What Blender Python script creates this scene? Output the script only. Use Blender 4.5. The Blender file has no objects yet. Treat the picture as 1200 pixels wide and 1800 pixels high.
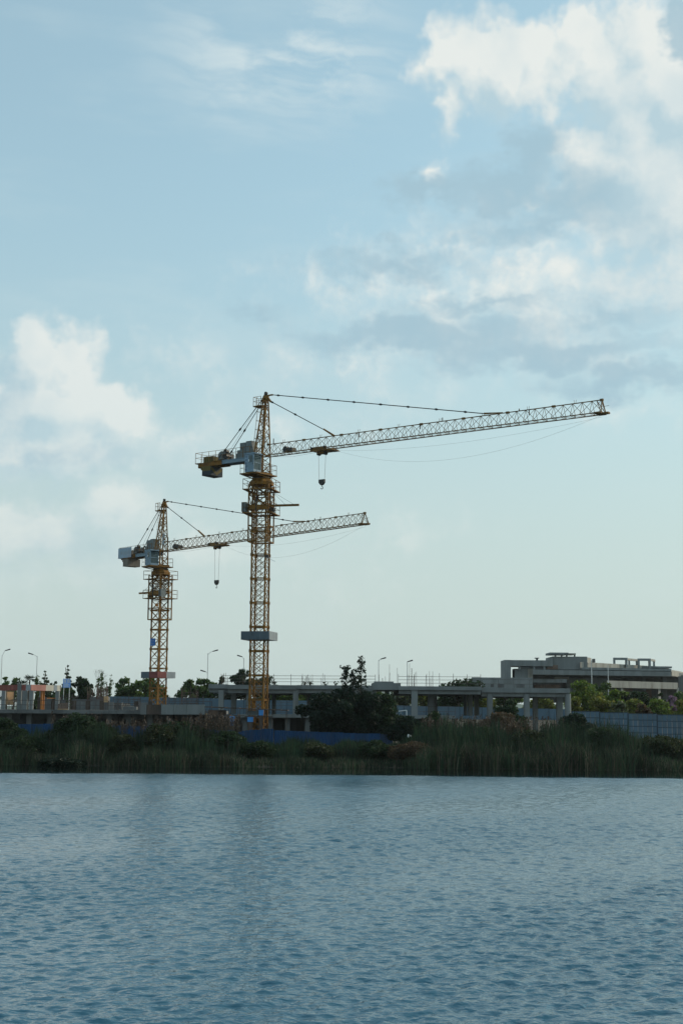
import bpy, math, random
import numpy as np
from mathutils import Matrix, Vector

random.seed(7)
RNG = np.random.default_rng(11)
scene = bpy.context.scene
R = math.radians
col = scene.collection

# ------------------------------------------------------------------ camera
F_PX, CAM_H = 2500.0, 4.5
PITCH, ROLL = math.atan(350 / 2500), R(0.4)
cam_data = bpy.data.cameras.new('camera')
cam_data.sensor_width = 36
cam_data.lens = 50
cam_data.clip_start = 0.1
cam_data.clip_end = 20000
cam = bpy.data.objects.new('camera', cam_data)
col.objects.link(cam)
cam.matrix_world = (Matrix.Translation((0, 0, CAM_H)) @ Matrix.Rotation(R(90) + PITCH, 4, 'X')
                    @ Matrix.Rotation(ROLL, 4, 'Z'))
scene.camera = cam


def ray(px, py):
    """direction of the sight line through a pixel of the 1200 x 1800 photograph"""
    x, y = (px - 600) / F_PX, (900 - py) / F_PX
    c, s = math.cos(ROLL), math.sin(ROLL)
    x, y = c * x - s * y, s * x + c * y
    cp, sp = math.cos(PITCH), math.sin(PITCH)
    return Vector((x, -sp * y + cp, cp * y + sp))


def at(px, py, Y):
    r = ray(px, py)
    return Vector((0, 0, CAM_H)) + r * (Y / r.y)


def X_(px, Y):
    return at(px, 1250, Y).x


def Z_(px, py, Y):
    return at(px, py, Y).z


# ------------------------------------------------------------------ world, sun, exposure
SUN_AZ, SUN_EL = R(62), R(27)
world = bpy.data.worlds.new('World')
scene.world = world
world.use_nodes = True
wt = world.node_tree
wt.nodes.clear()


class NT:
    """small helper to write node chains as expressions"""
    def __init__(self, tree):
        self.t = tree

    def node(self, kind, **kw):
        n = self.t.nodes.new(kind)
        for k, v in kw.items():
            setattr(n, k, v)
        return n

    def put(self, sock, val):
        if hasattr(val, 'is_output'):
            self.t.links.new(val, sock)
        elif isinstance(val, (tuple, list)) and len(val) == 3 and sock.type == 'RGBA':
            sock.default_value = (*val, 1)
        else:
            sock.default_value = val

    def m(self, op, a, b=0.0, c=None, clamp=False):
        n = self.node('ShaderNodeMath', operation=op, use_clamp=clamp)
        self.put(n.inputs[0], a)
        if op not in ('SQRT', 'ABSOLUTE', 'ARCSINE', 'SINE', 'COSINE'):
            self.put(n.inputs[1], b)
        if c is not None:
            self.put(n.inputs[2], c)
        return n.outputs[0]

    def v(self, op, a, b=(0, 0, 0)):
        n = self.node('ShaderNodeVectorMath', operation=op)
        self.put(n.inputs[0], a)
        if op == 'SCALE':
            self.put(n.inputs[3], b)
        elif op not in ('LENGTH', 'NORMALIZE'):
            self.put(n.inputs[1], b)
        return n.outputs['Value'] if op in ('LENGTH', 'DOT_PRODUCT') else n.outputs['Vector']

    def ramp(self, x, a, b, lo=0.0, hi=1.0, smooth=True):
        n = self.node('ShaderNodeMapRange')
        n.interpolation_type = 'SMOOTHSTEP' if smooth else 'LINEAR'
        self.put(n.inputs[0], x)
        for i, q in enumerate((a, b, lo, hi)):
            self.put(n.inputs[1 + i], q)
        return n.outputs[0]

    def mix(self, f, a, b, blend='MIX'):
        n = self.node('ShaderNodeMix', data_type='RGBA', blend_type=blend)
        self.put(n.inputs[0], f)
        self.put(n.inputs[6], a)
        self.put(n.inputs[7], b)
        return n.outputs[2]

    def noise(self, vec, scale, detail=4, rough=0.5, typ='FBM', lac=2.0, out='Fac', dim='3D'):
        n = self.node('ShaderNodeTexNoise')
        n.noise_type = typ
        n.noise_dimensions = dim
        if vec is not None:
            self.put(n.inputs['Vector'], vec)
        n.inputs['Scale'].default_value = scale
        n.inputs['Detail'].default_value = detail
        n.inputs['Roughness'].default_value = rough
        n.inputs['Lacunarity'].default_value = lac
        return n.outputs[out]

    def xyz(self, x, y, z):
        n = self.node('ShaderNodeCombineXYZ')
        for i, q in enumerate((x, y, z)):
            self.put(n.inputs[i], q)
        return n.outputs[0]

    def sep(self, v):
        n = self.node('ShaderNodeSeparateXYZ')
        self.put(n.inputs[0], v)
        return n.outputs


def srgb(r, g, b, k=1.0):
    f = lambda c: ((c / 255) / 12.92 if c / 255 <= 0.04045 else (((c / 255) + 0.055) / 1.055) ** 2.4)
    return tuple(f(c) * k for c in (r, g, b))


def azel(px, py):
    d = ray(px, py).normalized()
    return math.atan2(d.x, d.y), math.asin(d.z)


def cloud_field(name, blobs, billow, fine, seed, outside, stretch=1.0):
    """node group: position on the sky (azimuth, elevation) -> cloud thickness field"""
    g = bpy.data.node_groups.new(name, 'ShaderNodeTree')
    g.interface.new_socket('P', in_out='INPUT', socket_type='NodeSocketVector')
    g.interface.new_socket('Field', in_out='OUTPUT', socket_type='NodeSocketFloat')
    n = NT(g)
    gi, go = g.nodes.new('NodeGroupInput'), g.nodes.new('NodeGroupOutput')
    P = gi.outputs[0]
    Q = n.v('MULTIPLY', n.v('ADD', P, (seed, seed * 0.7, seed * 1.3)), (1, stretch, 1))
    w1 = n.v('SUBTRACT', n.noise(Q, 16, 2, 0.55, out='Color', dim='2D'), (0.5, 0.5, 0.5))
    w2 = n.v('SUBTRACT', n.noise(Q, 60, 2, 0.6, out='Color', dim='2D'), (0.5, 0.5, 0.5))
    PW = n.v('ADD', P, n.v('ADD', n.v('SCALE', w1, 0.036), n.v('SCALE', w2, 0.020)))
    flat = n.v('MULTIPLY', PW, (1, 1, 0))
    best = None
    for (cx, cy, rx, ry, wgt) in blobs:
        a, e = azel(cx, cy)
        d = n.v('LENGTH', n.v('MULTIPLY', n.v('SUBTRACT', flat, (a, e, 0)), (F_PX / rx, F_PX / ry, 0)))
        b = n.m('MULTIPLY_ADD', d, -wgt, wgt)
        best = b if best is None else n.node('ShaderNodeMath', operation='SMOOTH_MAX')
        if not hasattr(best, 'is_output'):
            nd = best
            n.put(nd.inputs[0], prev)
            n.put(nd.inputs[1], b)
            nd.inputs[2].default_value = 0.25
            best = nd.outputs[0]
        prev = best
    # the sky goes on outside the picture with the same scattered heaps
    s = n.sep(P)
    away = n.m('MAXIMUM', n.ramp(n.m('ABSOLUTE', s[0]), 0.27, 0.36), n.ramp(s[1], 0.50, 0.62))
    gen = n.m('MULTIPLY_ADD', n.noise(Q, 4.2, 2, 0.5, dim='2D'), 3.4, -1.95)
    best = n.m('MAXIMUM', best, n.m('ADD', gen, n.m('MULTIPLY_ADD', away, outside, -outside)))
    vo = n.node('ShaderNodeTexVoronoi', feature='F1', voronoi_dimensions='2D', normalize=True)
    n.put(vo.inputs['Vector'], n.v('ADD', Q, n.v('SCALE', w2, 0.03)))
    vo.inputs['Scale'].default_value = 34
    vo.inputs['Detail'].default_value = 2
    vo.inputs['Roughness'].default_value = 0.55
    f = n.m('ADD', best, n.m('MULTIPLY_ADD', vo.outputs['Distance'], -billow, billow * 0.4))
    f = n.m('ADD', f, n.m('MULTIPLY_ADD', n.noise(Q, 30, 6, 0.62, dim='2D'), fine, -fine * 0.5))
    n.put(go.inputs[0], f)
    return g


WHITE = [  # picture x, y, half width, half height, weight
    (800, 110, 75, 75, 1.1), (870, 95, 90, 70, 1.2), (940, 110, 80, 75, 1.2), (780, 185, 50, 90, 1.1), (850, 150, 110, 65, 1.0), (960, 150, 90, 70, 1.0),
    (1020, 70, 80, 75, 1.1), (1130, 60, 75, 90, 1.2), (1075, 150, 130, 150, 1.5), (1180, 170, 120, 160, 1.6), (1110, 290, 150, 170, 1.6),
    (1125, 260, 190, 320, 1.5), (870, 130, 160, 95, 1.5), (1000, 110, 90, 90, 1.2), (1190, 390, 150, 150, 1.2), (1050, 380, 150, 80, .7), (752, 300, 42, 24, .6), (940, 340, 40, 26, .45),
    (1100, 500, 380, 120, .75), (930, 490, 200, 60, .5), (930, 540, 480, 190, .55), (800, 430, 160, 34, .35), (640, 510, 190, 40, .22), (900, 572, 330, 26, .40),
    (75, 640, 70, 80, 1.3), (135, 650, 75, 75, 1.3), (90, 715, 150, 110, 1.6), (205, 735, 85, 80, 1.3), (60, 780, 230, 80, 1.4), (320, 770, 130, 55, .45),
    (40, 940, 250, 100, .8), (190, 910, 170, 85, .75), (250, 985, 230, 100, .5), (-60, 1000, 200, 100, .4),
    (445, 473, 56, 30, .20), (350, 640, 120, 60, .26), (520, 645, 130, 50, .24), (612, 645, 70, 55, .34),
    (705, 690, 90, 45, .28), (600, 1030, 140, 60, .2), (690, 940, 160, 50, .18), (1110, 720, 180, 50, .25), (500, 760, 200, 50, .2)]
GREY = [
    (760, 345, 130, 40, 1.0), (880, 330, 110, 70, 1.1), (930, 270, 90, 65, 1.0), (1000, 360, 150, 80, .8), (960, 400, 260, 40, .7),
    (700, 465, 220, 36, .7), (740, 590, 330, 50, 1.0), (960, 615, 320, 45, .9), (1110, 670, 210, 40, .8), (1205, 45, 55, 70, 1.4), (458, 548, 60, 30, .5),
    (850, 535, 240, 26, .6), (1060, 560, 200, 30, .5), (90, 800, 240, 30, .4), (10, 690, 70, 90, .45), (120, 960, 220, 60, .25)]
gW = cloud_field('white_cloud_field', WHITE, 0.40, 0.50, 3.1, 1.0)
gG = cloud_field('grey_cloud_field', GREY, 0.20, 0.50, 8.7, 1.2, 1.6)

n = NT(wt)
D = n.v('NORMALIZE', n.node('ShaderNodeTexCoord').outputs['Generated'])
ds = n.sep(D)
az = n.m('ARCTAN2', ds[0], ds[1])
el = n.m('ARCSINE', ds[2])
P = n.xyz(az, el, 0.0)


def field(g, vec):
    nd = n.node('ShaderNodeGroup', node_tree=g)
    n.put(nd.inputs[0], vec)
    return nd.outputs[0]


WORLD_STRENGTH = 0.10
K = 1 / WORLD_STRENGTH
sky = n.node('ShaderNodeTexSky', sky_type='NISHITA', sun_disc=False)
sky.sun_elevation = SUN_EL
sky.sun_rotation = SUN_AZ
sky.air_density = 1.0
sky.dust_density = 1.6
sky.ozone_density = 2.0
base = n.mix(1.0, sky.outputs[0], (1.42, 1.84, 1.62), 'MULTIPLY')
# pale, slightly green summer haze low over the horizon
hz = n.ramp(el, 0.45, 0.0, 0.50, 0.95)
base = n.mix(hz, base, n.mix(n.ramp(el, 0.06, 0.36), srgb(194, 209, 207, K), srgb(181, 206, 213, K)))
# high thin streaks of cirrus
ca, ce = azel(500, 95)
rel = n.v('SUBTRACT', P, (ca, ce, 0))
rs = n.sep(rel)
st = n.xyz(n.m('MULTIPLY_ADD', rs[1], 0.9, rs[0]), n.m('MULTIPLY_ADD', rs[0], 0.16, n.m('MULTIPLY', rs[1], 4.2)), 1.7)
cir = n.noise(n.v('ADD', st, n.v('SCALE', n.noise(P, 14, 2, .5, out='Color', dim='2D'), 0.10)), 10, 6, 0.60, dim='2D')
cmask = n.ramp(n.v('LENGTH', n.v('MULTIPLY', rel, (1 / .105, 1 / .062, 0))), 1.25, 0.1)
cir2 = n.m('MULTIPLY', n.ramp(cir, 0.36, 0.72), cmask)
base = n.mix(n.m('MULTIPLY', cir2, 0.72), base, srgb(216, 228, 229, K))
veil = n.m('MULTIPLY', n.ramp(n.noise(n.v('MULTIPLY', P, (1, 4, 1)), 5, 4, .6, dim='2D'), 0.46, 0.75), 0.16)
base = n.mix(veil, base, srgb(206, 222, 224, K))
# heaps of cloud, brighter where they thin out towards the sun
L = (0.010, 0.016, 0)
fw = field(gW, P)
fw2 = field(gW, n.v('ADD', P, L))
lit = n.m('MULTIPLY_ADD', n.m('SUBTRACT', fw, fw2), 1.15, 0.66, clamp=True)
aw = n.ramp(fw, -0.04, n.m('MULTIPLY_ADD', lit, -0.45, 1.08))
thick = n.m('ADD', n.ramp(fw, 0.5, 1.6, 0.0, 0.20), n.ramp(n.noise(P, 11, 3, .55, dim='2D'), .40, .68, -.14, .24))
wcol = n.mix(n.m('SUBTRACT', lit, thick, clamp=True), srgb(182, 206, 215, K), srgb(230, 234, 230, K))
low = n.ramp(el, 0.02, 0.34, 0.42, 0.95)
base = n.mix(n.m('MULTIPLY', aw, low), base, wcol)
fg = field(gG, P)
ag = n.m('MULTIPLY', n.ramp(fg, -0.05, 0.75), n.ramp(el, 0.0, 0.2, 0.25, 0.8))
base = n.mix(ag, base, srgb(160, 190, 204, K))
bg = n.node('ShaderNodeBackground')
n.put(bg.inputs[0], base)
bg.inputs[1].default_value = WORLD_STRENGTH
wo = n.node('ShaderNodeOutputWorld')
wt.links.new(bg.outputs[0], wo.inputs[0])
world.cycles.sampling_method = 'MANUAL'
world.cycles.sample_map_resolution = 512

sun_d = bpy.data.lights.new('sun', 'SUN')
sun_d.energy = 2.2
sun_d.angle = R(0.6)
sun_d.color = (1.0, 0.86, 0.68)
sun = bpy.data.objects.new('sun', sun_d)
col.objects.link(sun)
to_sun = Vector((math.cos(SUN_EL) * math.sin(SUN_AZ), math.cos(SUN_EL) * math.cos(SUN_AZ), math.sin(SUN_EL)))
sun.rotation_euler = to_sun.to_track_quat('Z', 'Y').to_euler()

scene.view_settings.view_transform = 'Standard'
scene.view_settings.look = 'None'
scene.view_settings.exposure = 0.06
scene.view_settings.gamma = 1.0
scene.view_settings.use_curve_mapping = False
scene.cycles.max_bounces = 6
scene.cycles.transparent_max_bounces = 8


# ------------------------------------------------------------------ materials
MATS = {}


def mat(name, color, rough=0.7, metal=0.0, var=0.18, scale=2.0, dirt=None, dirt_amt=0.0, dirt_scale=1.2,
        streak=False, bump=0.0, attr=None, trans=0.0, coat=0.0, spec=0.3):
    m = bpy.data.materials.new(name)
    m.use_nodes = True
    t = m.node_tree
    k = NT(t)
    bs = t.nodes['Principled BSDF']
    tc = k.node('ShaderNodeTexCoord').outputs['Object']
    inf = k.node('ShaderNodeObjectInfo').outputs['Random']
    if streak:
        tc2 = k.v('MULTIPLY', tc, (1, 1, 0.16))
    else:
        tc2 = tc
    tc2 = k.v('ADD', tc2, k.v('SCALE', (13.0, 7.0, 3.0), inf))
    f = k.noise(tc2, scale, 5, 0.6)
    lo = tuple(c * (1 - var) for c in color)
    hi = tuple(min(1, c * (1 + var)) for c in color)
    c = k.mix(k.ramp(f, 0.3, 0.7), lo, hi)
    if dirt:
        d = k.noise(k.v('ADD', tc2, (4.1, 2.2, 9.0)), dirt_scale, 6, 0.65)
        c = k.mix(k.m('MULTIPLY', k.ramp(d, 0.48, 0.68), dirt_amt), c, dirt)
    if attr:
        a = k.node('ShaderNodeAttribute', attribute_name=attr).outputs['Color']
        c = k.mix(1.0, c, a, 'MULTIPLY')
    k.put(bs.inputs['Base Color'], c)
    k.put(bs.inputs['Roughness'], k.ramp(f, 0.2, 0.8, max(0.05, rough - .12), min(1, rough + .12)))
    bs.inputs['Metallic'].default_value = metal
    bs.inputs['Specular IOR Level'].default_value = spec
    bs.inputs['Coat Weight'].default_value = coat
    if bump:
        b = k.node('ShaderNodeBump')
        b.inputs['Strength'].default_value = bump
        b.inputs['Distance'].default_value = 0.05
        k.put(b.inputs['Height'], k.noise(tc2, scale * 4, 6, 0.6))
        t.links.new(b.outputs[0], bs.inputs['Normal'])
    if trans:
        tr = k.node('ShaderNodeBsdfTranslucent')
        k.put(tr.inputs[0], c)
        mx = k.node('ShaderNodeMixShader')
        mx.inputs[0].default_value = trans
        t.links.new(bs.outputs[0], mx.inputs[1])
        t.links.new(tr.outputs[0], mx.inputs[2])
        t.links.new(mx.outputs[0], t.nodes['Material Output'].inputs[0])
    MATS[name] = m
    return m


RUST = (0.10, 0.045, 0.02)
mat('crane_yellow', (0.205, 0.098, 0.016), 0.6, 0, .26, 1.3, (.06, .028, .012), .75, 1.1, spec=.18)
mat('jib_paint', (0.17, 0.092, 0.026), 0.6, 0, .3, 1.3, (.04, .022, .012), .7, 1.1, spec=.18)
mat('dark_steel', (0.045, 0.042, 0.04), 0.5, .5, .2, 3)
mat('cable', (0.05, 0.045, 0.04), 0.6, .4, .1, 3)
mat('rope_thin', (0.22, 0.20, 0.19), 0.6, .2, .1, 3)
mat('cab_blue', (0.21, 0.31, 0.40), 0.5, 0, .12, 1.5, (.12, .14, .16), .5)
mat('cab_door', (0.17, 0.25, 0.31), 0.5, 0, .12, 1.5)
mat('cab_dark', (0.03, 0.05, 0.10), 0.5, 0, .1, 1.5)
mat('cabinet_grey', (0.14, 0.165, 0.17), 0.5, .1, .14, 1.5, (.06, .06, .055), .5)
mat('weight_grey', (0.20, 0.175, 0.145), 0.85, 0, .2, 1.5, (.08, .07, .06), .5, 1.0, True)
mat('weight_yellow', (0.125, 0.095, 0.028), 0.8, 0, .25, 1.5, (.08, .06, .03), .6, 1.0, True)
mat('weight_black', (0.035, 0.045, 0.055), 0.8, 0, .25, 1.5)
mat('belt_dark', (0.09, 0.125, 0.15), 0.6, 0, .15, 1.0, (.05, .06, .07), .4)
mat('belt_red', (0.20, 0.055, 0.05), 0.6, 0, .2, 1.0)
mat('belt_grey', (0.30, 0.33, 0.35), 0.6, 0, .12, 1.0)  # belt panels use it as painted sunlight; also lettering and laths
mat('sign_blue', (0.03, 0.14, 0.42), 0.5, 0, .1, 1.0)
mat('sign_blue_bright', (0.20, 0.40, 0.85), 0.5, 0, .12, 1.0)
mat('sign_white', (0.75, 0.77, 0.78), 0.5, 0, .05, 1.0)
mat('billboard', (0.28, 0.38, 0.47), 0.5, 0, .12, 1.0, (.34, .22, .25), .5, .5)
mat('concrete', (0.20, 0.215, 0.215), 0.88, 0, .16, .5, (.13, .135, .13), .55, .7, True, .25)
mat('concrete_sunlit', (0.36, 0.345, 0.305), 0.88, 0, .14, .5, (.17, .15, .12), .65, .8, True, .25)  # paler, warmer concrete: sunlight painted into the sun-facing parts
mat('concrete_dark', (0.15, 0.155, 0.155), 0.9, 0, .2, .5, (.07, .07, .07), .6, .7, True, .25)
mat('brick_infill', (0.19, 0.13, 0.10), 0.9, 0, .2, 1.5, (.14, .10, .08), .5)
mat('board_brown', (0.085, 0.062, 0.05), 0.8, 0, .3, 1.0, (.04, .03, .025), .5, 1.5, True)
mat('form_red', (0.24, 0.075, 0.06), 0.8, 0, .25, 1.0, (.10, .04, .03), .5, 1.0, True)
mat('form_red_sunlit', (0.45, 0.21, 0.17), 0.8, 0, .15, 1.0)  # paler copy of the red, sunlight painted into the sun-facing panel
mat('form_cream', (0.62, 0.56, 0.46), 0.8, 0, .1, 1.0)
mat('plywood', (0.45, 0.28, 0.15), 0.8, 0, .2, 1.0, (.2, .12, .07), .4)
mat('orange_post', (0.42, 0.17, 0.05), 0.7, 0, .2, 1.0)
mat('rebar', (0.13, 0.085, 0.07), 0.8, .2, .2, 2.0)
mat('scaffold', (0.10, 0.085, 0.08), 0.6, .3, .25, 2.0, RUST, .6)
mat('fence_blue', (0.012, 0.060, 0.155), 0.5, 0, .16, .8, (.05, .06, .08), .5, .8, True)
mat('hoarding', (0.085, 0.145, 0.20), 0.55, 0, .12, .6, (.10, .12, .14), .5, .6, True)
mat('hoarding_rib', (0.035, 0.055, 0.075), 0.55, 0, .12, .6)
mat('barrel_blue', (0.05, 0.24, 0.58), 0.4, 0, .12, 1.0)
mat('lamp_white', (0.62, 0.62, 0.60), 0.5, .1, .08, 1.0)
mat('lamp_head', (0.06, 0.06, 0.065), 0.5, .3, .1, 1.0)
mat('bark', (0.085, 0.065, 0.05), 0.9, 0, .3, 6, None, 0, 1, True)
mat('soil', (0.075, 0.062, 0.048), 0.95, 0, .35, .4, (.05, .06, .03), .7, .25)
mat('rubble', (0.33, 0.29, 0.25), 0.9, 0, .3, 2.0)
mat('hill_green', (0.05, 0.085, 0.055), 0.95, 0, .25, .01)
mat('leaf', (1, 1, 1), 0.55, 0, .12, .8, attr='tint', trans=.42, spec=.2)
mat('reed', (1, 1, 1), 0.65, 0, .15, .5, attr='tint', trans=.22)

gl = bpy.data.materials.new('glass')
gl.use_nodes = True
gb = gl.node_tree.nodes['Principled BSDF']
gk = NT(gl.node_tree)
gk.put(gb.inputs['Base Color'], gk.mix(gk.noise(None, 3, 2), (0.018, 0.045, 0.055), (0.04, 0.075, 0.09)))
gb.inputs['Roughness'].default_value = 0.08
MATS['glass'] = gl

wm = bpy.data.materials.new('lake_water')
wm.use_nodes = True
k = NT(wm.node_tree)
wb = wm.node_tree.nodes['Principled BSDF']
geo = k.node('ShaderNodeNewGeometry').outputs['Position']
ru = k.node('ShaderNodeAttribute', attribute_name='ruffle').outputs['Fac']
gy = k.sep(geo)[1]
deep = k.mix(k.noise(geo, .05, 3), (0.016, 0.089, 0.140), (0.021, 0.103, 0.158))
# base colour darkened along the bank to paint in the reeds' dark reflection
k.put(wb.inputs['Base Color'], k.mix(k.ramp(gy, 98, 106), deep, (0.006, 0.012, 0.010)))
# ripples too small to model widen the reflection with distance; the sheltered strip stays smooth
k.put(wb.inputs['Roughness'], k.m('MULTIPLY_ADD', k.m('MULTIPLY', ru, k.ramp(gy, 15, 95, .08, .21, False)), 1.0, 0.03))
wb.inputs['IOR'].default_value = 1.333
bmp = k.node('ShaderNodeBump')
k.put(bmp.inputs['Strength'], ru)
bmp.inputs['Distance'].default_value = 0.042
k.put(bmp.inputs['Height'], k.m('ADD', k.noise(k.v('MULTIPLY', geo, (2.6, 4.6, 1)), 1.0, 2, .55, dim='2D'),
                                k.m('MULTIPLY', k.noise(k.v('MULTIPLY', geo, (8, 13, 1)), 1.0, 1, .5, dim='2D'), .35)))
wm.node_tree.links.new(bmp.outputs[0], wb.inputs['Normal'])
MATS['lake_water'] = wm


# ------------------------------------------------------------------ mesh helpers
class MB:
    def __init__(self):
        self.v, self.f = [], []

    def add(self, vs, fs):
        o = len(self.v)
        self.v += [tuple(p) for p in vs]
        self.f += [tuple(i + o for i in f) for f in fs]
        return self

    def box(self, x0, y0, z0, x1, y1, z1):
        return self.prism([(x0, y0), (x1, y0), (x1, y1), (x0, y1)], z0, z1)

    def prism(self, plan, z0, z1):
        m_ = len(plan)
        area = sum(plan[i][0] * plan[(i + 1) % m_][1] - plan[(i + 1) % m_][0] * plan[i][1] for i in range(m_))
        if area < 0:
            plan = plan[::-1]
        z0s = z0 if isinstance(z0, (list, tuple)) else [z0] * m_
        vs = [(x, y, z0s[i]) for i, (x, y) in enumerate(plan)] + [(x, y, z1) for x, y in plan]
        fs = [tuple(range(m_))[::-1], tuple(range(m_, 2 * m_))]
        fs += [(i, (i + 1) % m_, m_ + (i + 1) % m_, m_ + i) for i in range(m_)]
        return self.add(vs, fs)

    def bar(self, p, q, r, n=4, r2=None, twist=math.pi / 4):
        p, q = Vector(p), Vector(q)
        d = (q - p)
        if d.length < 1e-6:
            return self
        d.normalize()
        a = Vector((0, 0, 1)) if abs(d.z) < 0.9 else Vector((1, 0, 0))
        u = d.cross(a).normalized()
        w = d.cross(u)
        r2 = r if r2 is None else r2
        vs = []
        for c, rr in ((p, r), (q, r2)):
            for i in range(n):
                t = twist + 2 * math.pi * i / n
                vs.append(c + u * (rr * math.cos(t)) + w * (rr * math.sin(t)))
        fs = [tuple(range(n))[::-1], tuple(range(n, 2 * n))]
        fs = [f if True else f for f in fs]
        fs += [(i, (i + 1) % n, n + (i + 1) % n, n + i) for i in range(n)]
        return self.add(vs, fs)

    def path(self, pts, r, n=4):
        for a, b in zip(pts[:-1], pts[1:]):
            self.bar(a, b, r, n)
        return self

    def mesh(self, name, m):
        me = bpy.data.meshes.new(name)
        me.from_pydata(self.v, [], self.f)
        import bmesh
        b = bmesh.new()
        b.from_mesh(me)
        bmesh.ops.recalc_face_normals(b, faces=b.faces)
        b.to_mesh(me)
        b.free()
        me.materials.append(MATS[m])
        return me

    def build(self, name, m, parent=None, loc=(0, 0, 0), rz=0.0):
        return link(name, self.mesh(name, m), parent, loc, rz)


def link(name, data, parent=None, loc=(0, 0, 0), rz=0.0):
    o = bpy.data.objects.new(name, data)
    col.objects.link(o)
    o.location = loc
    o.rotation_euler = (0, 0, rz)
    if parent is not None:
        o.parent = parent
    return o


def tag(o, label=None, cat=None, group=None, kind=None):
    if label:
        o['label'] = label
    if cat:
        o['category'] = cat
    if group:
        o['group'] = group
    if kind:
        o['kind'] = kind
    return o


def thing(name, label, cat, loc=(0, 0, 0), rz=0.0, group=None):
    return tag(link(name, None, None, loc, rz), label, cat, group)


def np_mesh(name, verts, quads, m, tint=None, smooth=False):
    me = bpy.data.meshes.new(name)
    verts = np.asarray(verts, dtype=np.float32)
    quads = np.asarray(quads, dtype=np.int32)
    nq, w = quads.shape
    me.vertices.add(len(verts))
    me.vertices.foreach_set('co', verts.ravel())
    me.loops.add(nq * w)
    me.loops.foreach_set('vertex_index', quads.ravel())
    me.polygons.add(nq)
    me.polygons.foreach_set('loop_start', np.arange(0, nq * w, w, dtype=np.int32))
    if smooth:
        me.polygons.foreach_set('use_smooth', np.ones(nq, dtype=bool))
    if tint is not None:
        a = me.attributes.new('tint', 'FLOAT_COLOR', 'POINT')
        c = np.ones((len(verts), 4), dtype=np.float32)
        c[:, :3] = tint
        a.data.foreach_set('color', c.ravel())
    me.update(calc_edges=True)
    me.materials.append(MATS[m])
    return me


# ------------------------------------------------------------------ the lake
def shore(x):
    """far waterline (y) of the lake at x"""
    return 115.5 - 0.035 * x + 0.7 * np.sin(x * 0.21 + 1) + 0.4 * np.sin(x * 0.63)


def build_water():
    nu, nv = 640, 900
    u = np.linspace(-1, 1, nu)
    v = np.linspace(0, 1, nv)
    y = 13.0 * (122.0 / 13.0) ** v
    half = 9 + 0.30 * y
    X = u[None, :] * half[:, None]
    Y = np.repeat(y[:, None], nu, 1)
    Z = np.zeros_like(X)
    rng = np.random.default_rng(5)
    for i in range(130):
        lam = 0.2 * (1.9 / 0.2) ** rng.random()
        th = R(-80) + rng.normal(0, 0.75)          # wind blows roughly along the line of sight
        kx, ky = math.cos(th) * 2 * math.pi / lam, math.sin(th) * 2 * math.pi / lam
        amp = 0.0062 * lam * math.exp(-(math.log(lam / .27) / .90) ** 2 / 2)
        # short waves are left out far away where the sheet is coarse
        fade = np.clip((lam / (0.0025 * Y) - 2.0) / 1.6, 0, 1)
        ph = kx * X + ky * Y + rng.random() * 6.28
        s = np.sin(ph)
        Z += amp * fade * (s + 0.25 * np.cos(2 * ph))
    # gusts: wind-ruffled and smoother patches
    gust = (0.86 + 0.14 * np.sin(X * .11 + Y * .17 + 1) * np.sin(X * -.07 + Y * .09) + .16 * np.sin(X * .31 - Y * .23))
    # a sheltered, almost still strip under the reeds
    edge = (102.5 - 0.10 * X * (X > 0) + 0.02 * X * (X < 0) + 0.35 * np.sin(X * 0.35) + 0.2 * np.sin(X * 1.1 + 2)
            + .12 * np.sin(X * 2.9))
    calm = 1 - np.clip((Y - edge) / 0.5, 0, 1) * 0.985
    taper = np.clip((1 - np.abs(u))[None, :] / 0.04, 0, 1)
    Z *= gust * calm * taper
    ruff = (calm * np.clip(gust, 0, 1)).astype(np.float32) * 0.9
    # wide flat margins so that the sheet runs on to both sides
    Xe = np.concatenate([np.full((nv, 1), -1500.0), X, np.full((nv, 1), 1500.0)], 1)
    Ye = np.concatenate([Y[:, :1], Y, Y[:, -1:]], 1)
    Ze = np.concatenate([np.zeros((nv, 1)), Z, np.zeros((nv, 1))], 1)
    Re = np.concatenate([ruff[:, :1], ruff, ruff[:, -1:]], 1)
    row = lambda a, val: np.concatenate([np.full((1, nu + 2), val), a], 0)
    Xe = np.concatenate([Xe[:1], Xe], 0)
    Ye, Ze, Re = row(Ye, -200.0), row(Ze, 0.0), row(Re, 0.9)
    V = np.stack([Xe.ravel(), Ye.ravel(), Ze.ravel()], 1)
    a, b = nv + 1, nu + 2
    idx = np.arange(a * b).reshape(a, b)
    Q = np.stack([idx[:-1, :-1], idx[:-1, 1:], idx[1:, 1:], idx[1:, :-1]], -1).reshape(-1, 4)
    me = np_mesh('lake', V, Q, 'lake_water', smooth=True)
    at_ = me.attributes.new('ruffle', 'FLOAT', 'POINT')
    at_.data.foreach_set('value', Re.astype(np.float32).ravel())
    tag(link('lake', me), kind='structure')


build_water()


# ------------------------------------------------------------------ ground
def ground_z(x, y):
    d = y - shore(x)
    z = np.interp(d, [-8, -1, 0, 4, 10, 16, 30, 62, 80, 150, 400, 4000], [-1.5, -.35, 0, .45, 1.0, 1.3, 1.5, 2.0, 3.4, 3.9, 4.2, 4.2])
    return z


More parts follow.
